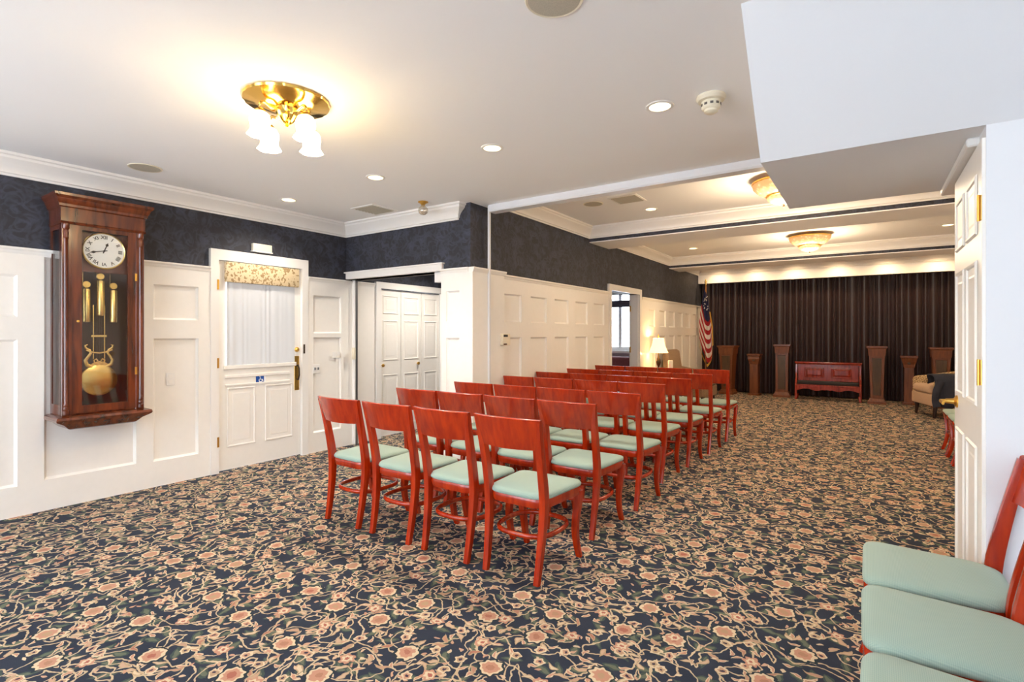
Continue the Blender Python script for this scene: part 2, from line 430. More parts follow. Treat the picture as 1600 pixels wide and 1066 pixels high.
def prism_me(name, poly, axis, a0, a1, bev=0.0):
    """poly 2D extruded along axis: x -> (y,z), y -> (x,z), z -> (x,y)"""
    def p3(u, v, a): return {'x': (a, u, v), 'y': (u, a, v), 'z': (u, v, a)}[axis]
    bm = bmesh.new()
    A = [bm.verts.new(p3(u, v, a0)) for u, v in poly]; B = [bm.verts.new(p3(u, v, a1)) for u, v in poly]
    bm.faces.new(A[::-1]); bm.faces.new(B)
    n = len(poly)
    for i in range(n): bm.faces.new((A[i], A[(i + 1) % n], B[(i + 1) % n], B[i]))
    if bev:
        bmesh.ops.recalc_face_normals(bm, faces=bm.faces)
        bmesh.ops.bevel(bm, geom=bm.edges[:], offset=bev, segments=1, affect='EDGES')
    return fin(bm, name)

def prism(name, poly, axis, a0, a1, m, parent=None, bev=0.0, loc=None, rot=None):
    return link(name, prism_me(name, poly, axis, a0, a1, bev), m, parent, loc, rot)

def sub(child, part):
    """make child a sub-part of part; child keeps its place in the thing's frame"""
    child.parent = part; child.matrix_parent_inverse = part.matrix_basis.inverted()
    return child

def children(o): return [c for c in bpy.data.objects if c.parent == o]

def copy_tree(root, kids, loc, rz):
    c = root.copy(); COL.objects.link(c); c.location = loc; c.rotation_euler = (0, 0, rz)
    for k in kids:
        d = k.copy(); COL.objects.link(d); d.parent = c
    return c

def lamp(kind, name, power, color, loc, parent=None, rot=None, size=0.05, spot=None, blend=0.6):
    L = bpy.data.lights.new(name, kind); L.energy = power; L.color = color
    if kind in ('POINT', 'SPOT'): L.shadow_soft_size = size
    if kind == 'SPOT': L.spot_size = spot; L.spot_blend = blend
    o = bpy.data.objects.new(name, L); COL.objects.link(o); o.location = loc
    if rot: o.rotation_euler = rot
    if parent: o.parent = parent
    return o

def rounded(pts, radii, n=5):
    """2D polygon with rounded corners"""
    out = []; k = len(pts)
    for i in range(k):
        p = Vector(pts[i]); a = Vector(pts[i - 1]); b2 = Vector(pts[(i + 1) % k]); r = radii[i]
        d1 = (a - p).normalized(); d2 = (b2 - p).normalized()
        q0, q2 = p + d1 * r, p + d2 * r
        for j in range(n + 1):
            t = j / n; out.append(tuple((1 - t) ** 2 * q0 + 2 * t * (1 - t) * p + t * t * q2))
    return out

# ------------------------------------------------------------------ structure
XL = -5.118; YM = 3.993; XW = -3.226; ZC = 2.62; ZB = 2.81; XR = 2.6; YB = -2.2; XWR = 1.65; YE = 12.75
YD = 2.641; XD = 0.37; ZS = 2.12; XS = -0.41

floor = struct(box('floor', (-7.6, XR), (YB, 13.0), (-0.1, 0.0), 'carpet'), 'navy carpet with cream and rose floral scrolls over the whole floor', 'floor')

DOOR_Y0, DOOR_Y1, DOOR_Z = 2.505, 3.385, 2.03
CL_Y0, CL_Y1, CL_Z = 4.50, 5.62, 1.90
wall_left = struct(slab_holes('wall_left', 'x', XL, -0.14, YB, 6.2, 0, ZC, [(DOOR_Y0, DOOR_Y1, 0, DOOR_Z), (CL_Y0, CL_Y1, 0, CL_Z)], 'wallpaper'), 'long left wall with navy wallpaper above white panelling and the tall clock', 'wall')
wall_mid = struct(slab_holes('wall_center', 'y', YM, 0.15, XL, XW, 0, ZC, [(XL - 0.0, -3.60, 0, 1.965)], 'wallpaper'), 'navy papered wall above the wide opening to the closet lobby', 'wall')
OP0, OP1, OPZ = 7.345, 8.52, 1.985
wall_wing = struct(slab_holes('wall_far_left', 'x', XW, -0.15, YM + 0.15, YE, 0, 2.9, [(OP0, OP1, 0, OPZ)], 'wallpaper'), 'long navy wall with white panelling beside the rows of chairs', 'wall')
wall_end = struct(box('wall_end', (-3.376, XWR + 0.12), (YE, YE + 0.12), (0, 2.9), 'wallpaper'), 'end wall hidden behind the dark stage curtain', 'wall')
wall_wing_r = struct(box('wall_far_right', (XWR, XWR + 0.12), (3.9, YE), (0, 2.9), 'white'), 'right wall of the chapel room behind the open door', 'wall')
wall_hall = struct(box('wall_right', (XD, XR), (YD, YD + 0.14), (0, ZS + 0.005), 'cool'), 'plain white wall to the right of the open door', 'wall')
box('wall_return', (XD + 0.75, XD + 0.87), (YD + 0.14, 3.92), (0, 2.62), 'white', wall_hall)
box('wall_return', (XD + 0.75, XWR + 0.12), (3.80, 3.92), (0, 2.9), 'white', wall_hall)
wall_side = struct(box('wall_side', (XR, XR + 0.12), (YB, YD + 0.14), (0, ZC), 'cool'), 'side wall of the front room beside the camera', 'wall')
WINS = [(-4.9, -2.9), (-2.4, -0.4), (1.0, 2.1)]
wall_back = struct(slab_holes('wall_back', 'y', YB, -0.14, XL, XR, 0, ZC, [(a, b, 0.35, 2.35) for a, b in WINS], 'cool'), 'back wall of the front room with tall windows behind the camera', 'wall')
for i, (a, b) in enumerate(WINS):
    w = struct(slab_holes('window_%d' % (i + 1), 'y', YB - 0.02, -0.05, a, b, 0.35, 2.35, [(a + 0.06, (a + b) / 2 - 0.03, 0.41, 2.29), ((a + b) / 2 + 0.03, b - 0.06, 0.41, 2.29)], 'trimw'), 'tall white back wall window, %s' % ('nearest the left wall', 'the middle one', 'nearest the right wall')[i], 'window')
    box('pane', (a + 0.05, b - 0.05), (YB - 0.05, YB - 0.046), (0.40, 2.30), 'wglass', w)
    portal(((a + b) / 2, YB - 0.1, 1.35), (-PI / 2, 0, 0), b - a, 2.0)

# ceilings
ceil_main = struct(box('ceiling', (XL - 0.14, XR + 0.1), (YB - 0.14, 4.20), (ZC, ZC + 0.08), 'ceil'), 'flat white ceiling of the front room', 'ceiling')
ceil_wing = struct(box('ceiling', (-3.4, XWR + 0.12), (4.20, 13.0), (ZB, ZB + 0.08), 'ceil'), 'coffered white ceiling of the chapel room', 'ceiling')
box('ceiling_edge', (XW - 0.15, XWR), (4.20, 4.34), (ZC, ZB), 'ceil', ceil_wing)
ceil_lobby = struct(box('ceiling', (-7.6, XW - 0.15), (4.15, 11.0), (2.45, 2.5), 'ceil'), 'ceiling of the closet lobby and the side room', 'ceiling')

CROWN = [(0, 0), (.105, 0), (.105, -.018), (.092, -.026), (.088, -.042), (.062, -.066), (.038, -.092), (.024, -.118), (.024, -.134), (.012, -.140), (.012, -.155), (0, -.155)]
def crown(z, k=1.0): return [(d * k, z + h * k) for d, h in CROWN]
struct(mould('trim_1', crown(ZC), [(XL, YB), (XL, YM), (-3.385, YM), (-3.385, YM + 0.06)], 'trimw', left=False), 'white crown moulding around the front room ceiling', 'moulding')
def bay(n, y0, y1, lab, x0=XW, x1=XWR):
    struct(mould('trim_%d' % n, crown(ZB, 1.0), [(x0, y0), (x0, y1), (x1, y1), (x1, y0)], 'trimw', left=False, closed=True), lab, 'moulding')
bay(2, 4.34, 6.64, 'white crown moulding around the nearest ceiling coffer')
bay(3, 7.30, 10.19, 'white crown moulding around the middle ceiling coffer')
bay(4, 10.85, 12.33, 'white crown moulding around the last ceiling coffer by the curtain')
for n, (y0, y1, lab) in enumerate(((6.64, 7.30, 'ceiling beam with a navy edge nearest the front room'), (10.19, 10.85, 'ceiling beam with a navy edge nearest the curtain'))):
    bmo = struct(box('trim_%d' % (5 + n), (XW, XWR), (y0, y1), (2.612, ZB + 0.02), 'wallpaper'), lab, 'beam')
    box('soffit_board', (XW, XWR), (y0 + 0.004, y1 - 0.004), (2.600, 2.612), 'ceil', bmo)
header = struct(box('trim_7', (XW, XWR), (12.33, 12.42), (2.47, ZB), 'ceil'), 'white fascia above the stage curtain', 'fascia')
track = struct(prism('trim_8', [(4.185, 2.565), (4.195, 2.552), (4.30, 2.552), (4.31, 2.565), (4.31, 2.62), (4.185, 2.62)], 'x', -3.15, XWR, 'track'), 'white folding partition track across the ceiling', 'track')
post = struct(box('trim_9', (XW - 0.001, XW + 0.022), (4.205, 4.235), (0, ZC), 'track', bev=0.004), 'slim white partition post on the wall corner', 'post')

# sloping soffit over the right side
soff = struct(prism('ceiling', [(YD, ZS), (3.72, ZS), (3.72, ZC + 0.02), (2.18, ZC + 0.02)][:3] + [(YD - (ZC + 0.02 - ZS) * 0.909, ZC + 0.02)], 'x', XS, XR, 'cool'), 'white sloping stair soffit at the upper right', 'soffit')

# ---- panelling
def panelling(wall, axis, plane, sgn, s0, s1, panels, ztop=1.93, doors=(), label=None, rows=((0.22, 1.285), (1.45, 1.755)), cap=True, thick=0.028):
    holes = [(a, b, z0, z1) for a, b, rr in panels for z0, z1 in (rr or rows)]
    fr = slab_holes('wainscot_frame', axis, plane, sgn * thick, s0, s1, 0.0, ztop, holes + [tuple(d) for d in doors], 'white', wall)
    for (a, b, z0, z1) in holes:
        q = 0.016; t = sgn * 0.006
        bm = bmesh.new()
        def vv(s, z, d): return bm.verts.new((plane + d, s, z) if axis == 'x' else (s, plane + d, z))
        o = [vv(a, z0, sgn * 0.019), vv(b, z0, sgn * 0.019), vv(b, z1, sgn * 0.019), vv(a, z1, sgn * 0.019)]
        i = [vv(a + q, z0 + q, t), vv(b - q, z0 + q, t), vv(b - q, z1 - q, t), vv(a + q, z1 - q, t)]
        for k in range(4): bm.faces.new((o[k], o[(k + 1) % 4], i[(k + 1) % 4], i[k]))
        bm.faces.new(i)
        link('panel', fin(bm, 'panel'), 'white', wall)
    if cap:
        segs = []; cur = s0
        for d in sorted(doors): segs.append((cur, d[0])); cur = d[1]
        segs.append((cur, s1))
        for a, b in segs:
            pr = [(0, ztop - 0.02), (sgn * 0.034, ztop - 0.02), (sgn * 0.040, ztop), (sgn * 0.05, ztop + 0.012), (sgn * 0.05, ztop + 0.025), (0, ztop + 0.025)]
            if axis == 'x': prism('cap_moulding', [(plane + d, z) for d, z in pr], 'y', a, b, 'white', wall)
            else: prism('cap_moulding', [(plane + d, z) for d, z in pr], 'x', a, b, 'white', wall)
    return fr

CAS = 0.075
panelling(wall_left, 'x', XL, 1, YB, 4.40, [(-1.60, -1.2, None), (-1.04, -0.66, None), (-0.48, -0.10, None), (0.12, 0.50, None), (0.70, 1.09, None), (1.96, 2.325, None), (3.53, 3.90, ((0.22, 1.285), (1.33, 1.755))), (1.238, 1.833, ((0.23, 1.90),))], doors=[(DOOR_Y0 - CAS, DOOR_Y1 + CAS, 0, 1.93)])
box('wainscot_board', (XL, XL + 0.02), (CL_Y1 + 0.08, 6.2), (0, 1.93), 'white', wall_left)
panelling(wall_mid, 'y', YM, -1, -3.585, XW + 0.0, [(-3.515, -3.345, None)], ztop=1.955)
panelling(wall_wing, 'x', XW, 1, 4.50, YE - 0.1, [(4.46 + 0.045 + 0.555 * k, 4.46 + 0.045 + 0.36 + 0.555 * k, None) for k in range(5)] + [(8.98, 9.30, None)] + [(9.54 + 0.555 * k, 9.54 + 0.36 + 0.555 * k, None) for k in range(6) if 9.54 + 0.36 + 0.555 * k < 12.6], doors=[(OP0 - 0.1, OP1 + 0.1, 0, 1.93)], thick=0.026)
blk = box('pilaster', (XW - 0.01, XW + 0.05), (YM - 0.029, 4.50), (0, 1.955), 'white', wall_wing, 0.004)
prism('cap_moulding', [(XW, 1.935), (XW + .056, 1.935), (XW + .07, 1.967), (XW + .07, 1.98), (XW, 1.98)], 'y', YM - 0.03, 4.52, 'white', wall_wing)
post.location.x = 0.05

# ---- casings
def casing(name, label, axis, plane, sgn, s0, s1, z1, w, depth=0.04, jamb=0.14, head=None):
    """frame around an opening s0..s1 x 0..z1"""
    hw = head or w
    o = slab_holes(name, axis, plane, sgn * depth, s0 - w, s1 + w, 0, z1 + hw, [(s0, s1, -1, z1)], 'trimw')
    return struct(o, label, 'trim')
casing('trim_10', 'white casing around the half glazed entry door', 'x', XL, 1, DOOR_Y0, DOOR_Y1, DOOR_Z, CAS, head=0.10)
casing('trim_11', 'white casing around the closet doors', 'x', XL, 1, CL_Y0, CL_Y1, CL_Z, 0.08)
casing('trim_12', 'white casing around the far doorway', 'x', XW, 1, OP0, OP1, OPZ, 0.09, 0.034)
jb = struct(box('trim_13', (XW - 0.15, XW), (OP1 - 0.012, OP1 + 0.01), (0, OPZ), 'trimw'), 'white hinge jamb inside the far doorway', 'jamb')
for z in (0.25, 1.0, 1.70):
    box('hinge', (XW - 0.148, XW - 0.125), (OP1 - 0.022, OP1 - 0.012), (z, z + 0.1), 'brass', jb)
# opening in the middle wall: head trim, left jamb, right jamb edge
ot = struct(box('trim_14', (-5.09, -3.575), (YM - 0.035, YM + 0.17), (1.965, 2.04), 'trimw', bev=0.006), 'white head casing over the wide lobby opening', 'trim')
box('head_cap', (-5.10, -3.56), (YM - 0.05, YM - 0.0), (2.035, 2.05), 'trimw', ot)
box('bracket', (-3.72, -3.60), (YM + 0.02, YM + 0.1), (1.86, 1.966), 'trimw', ot)
lj = struct(box('trim_15', (XL + 0.028, XL + 0.075), (YM + 0.06, YM + 0.12), (0, 1.965), 'trimw', bev=0.005), 'slim white jamb with a latch at the lobby opening', 'jamb')
box('channel', (XL + 0.075, XL + 0.079), (YM + 0.075, YM + 0.105), (0, 1.965), 'steel', lj)
box('latch', (XL + 0.06, XL + 0.10), (YM + 0.03, YM + 0.06), (1.02, 1.16), 'ivory', lj, 0.004)
lobby_end = struct(box('wall_lobby_end', (XL, XW - 0.15), (6.05, 6.2), (0, 2.5), 'wallpaper'), 'end wall of the closet lobby', 'wall')

# ---- side room behind the far doorway
side = struct(slab_holes('wall_side_room', 'y', 10.8, 0.12, -7.6, XW - 0.15, 0, 2.5, [(-5.6, -4.0, 0.95, 2.25)], 'pale'), 'pale far wall of the side room with its bright window', 'wall')
struct(box('wall_side_room_left', (-7.6, -7.48), (6.2, 10.8), (0, 2.5), 'pale'), 'pale left wall of the side room', 'wall')
struct(box('wall_side_room_near', (-7.6, XL), (6.05, 6.2), (0, 2.5), 'pale'), 'pale near wall of the side room', 'wall')
w = struct(slab_holes('window_4', 'y', 10.86, 0.05, -5.6, -4.0, 0.95, 2.25, [(-5.52, -5.02, 1.03, 2.18), (-4.96, -4.56, 1.03, 2.18), (-4.50, -4.08, 1.03, 2.18)], 'trimw'), 'bright white window seen through the far doorway', 'window')
box('window_sill', (-5.7, -3.9), (10.70, 10.8), (0.90, 0.95), 'trimw', w)
box('pane', (-5.55, -4.05), (10.88, 10.885), (1.0, 2.2), 'wglass', w)
portal((-4.8, 10.95, 1.6), (PI / 2, 0, 0), 1.5, 1.25)
bl = empty('window_blind', (-4.8, 10.72, 2.02), label='dark rolled blind at the top of the side room window', cat='blind')
lathe('roll', [(0.03, -0.85), (0.03, 0.85)], 'rod', bl, 12, rot=(0, PI / 2, 0))
box('fabric', (-0.82, 0.82), (-0.004, 0.004), (-0.12, 0.0), 'rod', bl)

# ------------------------------------------------------------------ doors
def panel_face(parent, name, x, y0, y1, z0, z1, sgn, m='white', depth=0.012, rim=0.03):
    """recessed and raised door panel on plane x, facing sgn"""
    bm = bmesh.new()
    def ring(q, d): return [bm.verts.new((x + sgn * d, yy, zz)) for yy, zz in ((y0 + q, z0 + q), (y1 - q, z0 + q), (y1 - q, z1 - q), (y0 + q, z1 - q))]
    R = [ring(0, 0.0005), ring(0.006, 0.008), ring(0.016, 0.006), ring(0.022, -0.006), ring(0.03, -0.006), ring(0.06, 0.002)]
    for a, b in zip(R, R[1:]):
        for k in range(4): bm.faces.new((a[k], a[(k + 1) % 4], b[(k + 1) % 4], b[k]))
    bm.faces.new(R[-1])
    return link(name, fin(bm, name), m, parent)

# entry door
d1 = empty('door_1', (XL, DOOR_Y0, 0), label='white half glazed entry door with floral valance, to the right of the clock', cat='door', kind='structure')
DW = DOOR_Y1 - DOOR_Y0
GX0, GX1, GZ0, GZ1 = 0.085, 0.80, 1.02, 1.90
slab = slab_holes('door_leaf', 'x', -0.04, 0.045, 0.004, DW - 0.004, 0.012, DOOR_Z - 0.004, [(GX0, GX1, GZ0, GZ1)], 'white', d1)
for a, b in ((0.09, 0.375), (0.475, 0.785)): panel_face(slab, 'panel', 0.005, a, b, 0.225, 0.80, 1)
box('mid_rail_moulding', (0.005, 0.014), (0.07, DW - 0.13), (0.895, 0.925), 'white', slab, 0.003)
box('mid_rail_moulding', (0.005, 0.014), (0.07, DW - 0.13), (0.815, 0.835), 'white', slab, 0.003)
box('glazing_frame', (0.004, 0.02), (GX0 - 0.025, GX1 + 0.025), (GZ0 - 0.04, GZ0), 'white', slab, 0.004)
box('pane', (-0.03, -0.026), (GX0, GX1), (GZ0, GZ1), 'wglass', slab)
rows = []
NP = 120
for z in (1.005, 1.3, 1.6, 1.88):
    rows.append([(0.016 + 0.004 * math.sin(j * 0.62 + 1.6 * math.sin(j * .19) + 0.3 * z) * (0.55 + 0.45 * math.sin(j * 0.11)) , GX0 - 0.005 + (GX1 - GX0 + 0.01) * j / NP, z) for j in range(NP + 1)])
shc = link('sheer_curtain', grid_surf(rows, 'sheer', smooth=80), 'sheer', d1)
vl = box('valance', (0.012, 0.055), (0.06, 0.835), (1.825, 2.02), 'valance', d1, 0.008, 2)
for z in (0.25, 1.0, 1.745):
    box('hinge', (0.0, 0.046), (-0.018, -0.002), (z, z + 0.095), 'brass', d1)
hp = box('handle_plate', (0.005, 0.011), (0.805, 0.862), (0.715, 1.085), 'brass', d1, 0.002)
sweep('handle', [(0.011, 0.834, 0.98), (0.03, 0.834, 0.99), (0.05, 0.834, 0.95), (0.052, 0.834, 0.88), (0.035, 0.834, 0.83), (0.011, 0.834, 0.835)], 0.008, 0.008, 'dkmetal', hp, n=8, power=2, side=(0, 1, 0))
lathe('deadbolt', [(0.026, 0), (0.026, 0.012), (0.018, 0.018), (0.012, 0.03)], 'brass', d1, 16, loc=(0.005, 0.834, 1.155), rot=(0, PI / 2, 0))
box('strike', (0.042, 0.046), (DW + 0.012, DW + 0.03), (1.11, 1.21), 'dkmetal', d1)
sg = empty('accessible_sign', (XL + 0.007, DOOR_Y0 + 0.43, 0.865), label='small blue and white wheelchair sticker on the entry door', cat='sign')
box('plate', (0, 0.002), (-0.052, 0.052), (-0.04, 0.04), 'blue', sg)
sweep('wheel', [(0.003, -0.004 + 0.017 * math.cos(t), -0.012 + 0.017 * math.sin(t)) for t in [PI * 0.75 + k * PI * 1.35 / 10 for k in range(11)]], 0.0012, 0.0035, 'signw', sg, side=(1, 0, 0), n=6)
sweep('figure', [(0.003, -0.010, 0.018), (0.003, -0.006, -0.004), (0.003, 0.014, -0.004), (0.003, 0.022, -0.022)], 0.0012, 0.004, 'signw', sg, side=(1, 0, 0), n=6)
lathe('head', [(0.006, 0), (0.006, 0.0025)], 'signw', sg, 10, loc=(0.001, -0.011, 0.027), rot=(0, PI / 2, 0))
box('stripe', (0.002, 0.003), (0.032, 0.052), (-0.04, 0.04), 'signw', sg)

# closet bifold doors
for n, (a, b, kn) in enumerate(((CL_Y0 + 0.005, CL_Y0 + 0.365, 0.035), (CL_Y0 + 0.372, CL_Y1 - 0.372, 0.30), (CL_Y1 - 0.366, CL_Y1 - 0.005, None))):
    wd = b - a
    cd = empty('door_%d' % (3 + n), (XL - 0.03, a, 0), label='white panelled bifold closet door leaf, %s' % ('nearest the lobby jamb', 'the middle leaf', 'farthest from the camera')[n], cat='door', kind='structure')
    lf = box('door_leaf', (0, 0.03), (0, wd), (0.015, CL_Z - 0.01), 'white', cd)
    for z0, z1 in ((0.12, 0.80), (0.98, 1.50), (1.58, 1.82)):
        panel_face(lf, 'panel', 0.0305, 0.05, wd - 0.05, z0, z1, 1)
    if kn: lathe('knob', [(0.008, 0), (0.008, 0.014), (0.02, 0.022), (0.02, 0.034), (0.008, 0.042)], 'brass', cd, 14, loc=(0.03, kn, 0.92), rot=(0, PI / 2, 0))
box('closet_back', (XL - 0.7, XL - 0.68), (CL_Y0 - 0.1, CL_Y1 + 0.1), (0, 2.45), 'white', wall_left)

# open panel door at right
d2 = empty('door_2', (XD - 0.012, YD + 0.005, 0), label='white six panel door standing open at the right', cat='door', kind='structure')
DL = 0.745; DT = 2.075
lf2 = box('door_leaf', (0.0, 0.04), (0.0, DL), (0.012, DT), 'white', d2, 0.002)
for a, b in ((0.09, 0.345), (0.415, 0.665)):
    for z0, z1 in ((0.22, 0.88), (1.04, 1.62), (1.72, 1.96)):
        panel_face(lf2, 'panel', -0.0005, a, b, z0, z1, -1)
for z in (1.76, 1.13, 0.2):
    hg = lathe('hinge', [(0.005, 0), (0.005, 0.1)], 'brass', d2, 10, loc=(-0.008, 0.012, z))
    box('hinge_leaf', (-0.003, 0.0), (0.0, 0.018), (z + 0.002, z + 0.098), 'brass', d2)
lathe('rose', [(0.03, 0), (0.03, 0.006), (0.014, 0.014), (0.011, 0.045)], 'brass', d2, 18, loc=(0, DL - 0.095, 1.0), rot=(0, -PI / 2, 0))
sweep('lever', spline([(-0.045, DL - 0.095, 1.0), (-0.062, DL - 0.10, 1.0), (-0.066, DL - 0.13, 1.002), (-0.062, DL - 0.185, 0.998)], 3), 0.009, 0.006, 'brass', d2, n=8, power=2)
box('latch', (0.010, 0.030), (DL, DL + 0.004), (0.94, 1.06), 'brass', d2)
hd2 = struct(box('trim_17', (XD - 0.04, XD + 0.03), (YD + 0.14, 3.70), (2.085, ZS), 'trimw', bev=0.006), 'white moulding above the open door', 'trim')

# ------------------------------------------------------------------ chairs
def build_chair():
    root = empty('dining_chair')
    # seat frame
    outl = rounded([(-.224, .225), (-.19, -.20), (.19, -.20), (.224, .225)], [.07, .10, .10, .07], 5)
    def scl(k, dy=0.0): return [(x * k, (y - .01) * k + .01 + dy) for x, y in outl]
    fr = [[(x, y, z) for x, y in scl(k)] for k, z in ((0.93, .385), (0.965, .388), (0.985, .40), (0.985, .428), (0.97, .436))]
    link('seat_frame', grid_surf(fr, 'seat_frame', closed_u=True, smooth=45, caps=True), 'cherry', root)
    cu = [[(x, y, z) for x, y in scl(k)] for k, z in ((0.96, .434), (0.995, .440), (1.0, .450), (0.97, .462), (0.86, .469), (0.6, .475), (0.25, .477))]
    link('seat', grid_surf(cu, 'seat', closed_u=True, smooth=60, caps=True), 'seat', root)
    for s in (-1, 1):
        pts = spline([(.168, -.228, 0), (.172, -.202, .14), (.179, -.180, .32), (.183, -.178, .45), (.184, -.198, .58), (.188, -.232, .74), (.196, -.262, .868)], 3)
        n = len(pts); hw = []; hd = []
        for i in range(n):
            t = i / (n - 1)
            z = pts[i][2]
            hw.append(.0165 + .004 * min(1, z / .4)); hd.append(.016 + .010 * min(1, z / .42) - .009 * max(0, (z - .5) / .37))
        link('leg', sweep_me('rear_leg', [(s * p[0], p[1], p[2]) for p in pts], hw, hd, (1, 0, 0), 12, False, 6.0), 'cherry', root)
        pts = spline([(.186, .225, 0), (.181, .196, .09), (.184, .178, .20), (.196, .183, .32), (.200, .190, .41)], 3)
        n = len(pts)
        link('leg', sweep_me('front_leg', [(s * p[0], p[1], p[2]) for p in pts], [.0155 + .0085 * (i / (n - 1)) for i in range(n)], [.0155 + .0095 * (i / (n - 1)) for i in range(n)], (1, 0, 0), 12, False, 6.0), 'cherry', root)
    # curved back panel
    N = 14
    def bp(x, z, off):
        t = (z - .715) / .17
        y = -.226 - .040 * t - .042 * (1 - x * x) + off
        return (x * (.194 + .024 * t), y, z)
    rows = []
    for k in range(N + 1):
        xn = -1 + 2 * k / N
        e = .006 * abs(k - N / 2) / (N / 2)
        zb = .712 + e * 0.5; zt = .886 - 0.004 * abs(2 * k / N - 1)
        rows.append([bp(xn, zb, .012), bp(xn, zb, -.010), bp(xn, (zb + zt) / 2, -.012), bp(xn, zt - .004, -.013), bp(xn, zt, -.008), bp(xn, zt, .008), bp(xn, zt - .004, .013), bp(xn, (zb + zt) / 2, .012)])
    link('backrest', grid_surf(rows, 'backrest', closed_u=True, smooth=50, caps=True), 'cherry', root)
    ring = []
    for k in range(28):
        t = 2 * PI * k / 28; c, s2 = math.cos(t), math.sin(t); q = (abs(c) ** 2.9 + abs(s2) ** 2.9) ** (-1 / 2.9)
        ring.append((.178 * c * q, .002 + .186 * s2 * q, .225))
    link('stretcher', sweep_me('stretcher', ring, .014, .012, (0, 0, 1), 8, True), 'cherry', root)
    return root
chair0 = build_chair(); CKIDS = children(chair0); used = [False]
CL = 'red-brown wooden chair with sage seat, '
def place_chair(x, y, rz, label, group):
    if not used[0]:
        used[0] = True; c = chair0; c.location = (x, y, 0); c.rotation_euler = (0, 0, rz)
    else: c = copy_tree(chair0, CKIDS, (x, y, 0), rz)
    tag(c, label, 'chair', group)
    return c
ROWN = ['row nearest the camera', 'second row from the camera', 'third row from the camera', 'fourth row from the camera', 'fifth row from the camera', 'sixth row from the camera', 'row farthest from the camera']
POSN = ['at the aisle end', 'second from the aisle', 'third from the aisle', 'at the wall end']
ROWF = [(2.30, .475, -1.38), (3.02, .455, -1.41), (3.71, .455, -1.375), (4.52, .455, -1.455), (5.21, .45, -1.42), (5.90, .45, -1.385), (6.71, .45, -1.375)]
for r in range(7):
    for k in range(4):
        yb, pt, xr = ROWF[r]; jit = random.uniform(-.01, .01) if r < 4 else 0.0
        place_chair(xr - .226 - pt * k, yb + .263, jit, CL + ROWN[r] + ', ' + POSN[k], 'chairs in rows facing the curtain')
for k, y in enumerate((2.435, 1.98, 1.52)):
    place_chair(0.208, y, PI / 2 + (0.0, 0.01, -0.01)[k], CL + ('right foreground, beside the open door', 'right foreground, middle of the three', 'right foreground, cut by the bottom edge')[k], 'chairs along the right foreground')
for k, y in enumerate((7.53, 7.06, 6.60)):
    place_chair(0.93, y, PI / 2, CL + ('behind the open door, closest to the armchair', 'behind the open door, middle of three', 'behind the open door, nearest the door lever')[k], 'chairs along the far right wall')

# ------------------------------------------------------------------ wall clock
ck = empty('wall_clock', (-5.112, 1.54, 0), label='tall mahogany wall clock with glass door, brass weights and lyre pendulum', cat='clock')
# local: x out of wall, y along wall, z up
D = 0.265; HWY = 0.262
for s in (-1, 1):
    slab_holes('case_side', 'y', s * HWY, -s * 0.02, 0, D - 0.03, 0.72, 2.24, [(0.035, D - 0.055, 0.80, 2.10)], 'clockwood', ck)
box('case_top', (0, D - 0.03), (-HWY + 0.02, HWY - 0.02), (2.13, 2.24), 'clockwood', ck)
box('case_bottom', (0, D - 0.03), (-HWY + 0.02, HWY - 0.02), (0.72, 0.77), 'clockwood', ck)
box('case_back', (0.003, 0.012), (-HWY + 0.002, HWY - 0.002), (0.72, 2.2), 'clockback', ck)
for s in (-1, 1):
    box('side_glass', (0.03, D - 0.06), (s * (HWY - 0.006) - 0.002, s * (HWY - 0.006) + 0.002), (0.80, 2.10), 'sglass', ck)
    box('corner_post', (D - 0.045, D - 0.005), (s * 0.232 - 0.03, s * 0.232 + 0.03), (0.72, 2.14), 'clockwood', ck, 0.003)
    prof = [(0.022, 0.735), (0.022, 0.76), (0.015, 0.765), (0.019, 0.78), (0.015, 0.79), (0.019, 0.80), (0.014, 0.815), (0.0145, 1.4), (0.014, 2.02), (0.019, 2.03), (0.015, 2.045), (0.020, 2.07), (0.015, 2.09), (0.022, 2.10), (0.022, 2.135)]
    lathe('column', prof, 'clockwood', ck, 14, loc=(D - 0.005, s * 0.238, 0))
# cornice and base mouldings (rings of rectangles)
def rect_rings(name, rings, m, parent):
    rows = [[(0.0, -hw, z), (d, -hw, z), (d, hw, z), (0.0, hw, z)] for d, hw, z in rings]
    return link(name, grid_surf(rows, name, closed_u=True, smooth=20, caps=True), m, parent)
rect_rings('cornice', [(D, 0.268, 2.135), (D + 0.005, 0.272, 2.15), (D, 0.268, 2.155), (D, 0.268, 2.255), (D + 0.012, 0.28, 2.262), (D + 0.014, 0.282, 2.28), (D + 0.026, 0.292, 2.30), (D + 0.03, 0.296, 2.318), (D + 0.05, 0.312, 2.335), (D + 0.052, 0.314, 2.352), (D + 0.05, 0.312, 2.355)], 'clockwood', ck)
rect_rings('base', [(D - 0.05, 0.20, 0.612), (D - 0.03, 0.215, 0.62), (D + 0.0, 0.25, 0.655), (D + 0.035, 0.30, 0.682), (D + 0.045, 0.305, 0.695), (D + 0.04, 0.30, 0.712), (D + 0.01, 0.275, 0.722)], 'clockwood', ck)
# door
dr = slab_holes('door', 'x', D - 0.028, 0.022, -0.205, 0.205, 0.735, 2.134, [(-0.143, 0.150, 0.79, 2.105)], 'clockwood', ck)
box('door_glass', (D - 0.018, D - 0.015), (-0.143, 0.150), (0.79, 2.105), 'glass', dr)
lathe('door_knob', [(0.004, 0), (0.009, 0.006), (0.009, 0.01), (0.003, 0.014)], 'brass', dr, 12, loc=(D - 0.006, -0.168, 1.42), rot=(0, PI / 2, 0))
for z in (1.0, 1.75): box('door_hinge', (D - 0.008, D - 0.003), (0.198, 0.212), (z, z + 0.06), 'brass', dr)
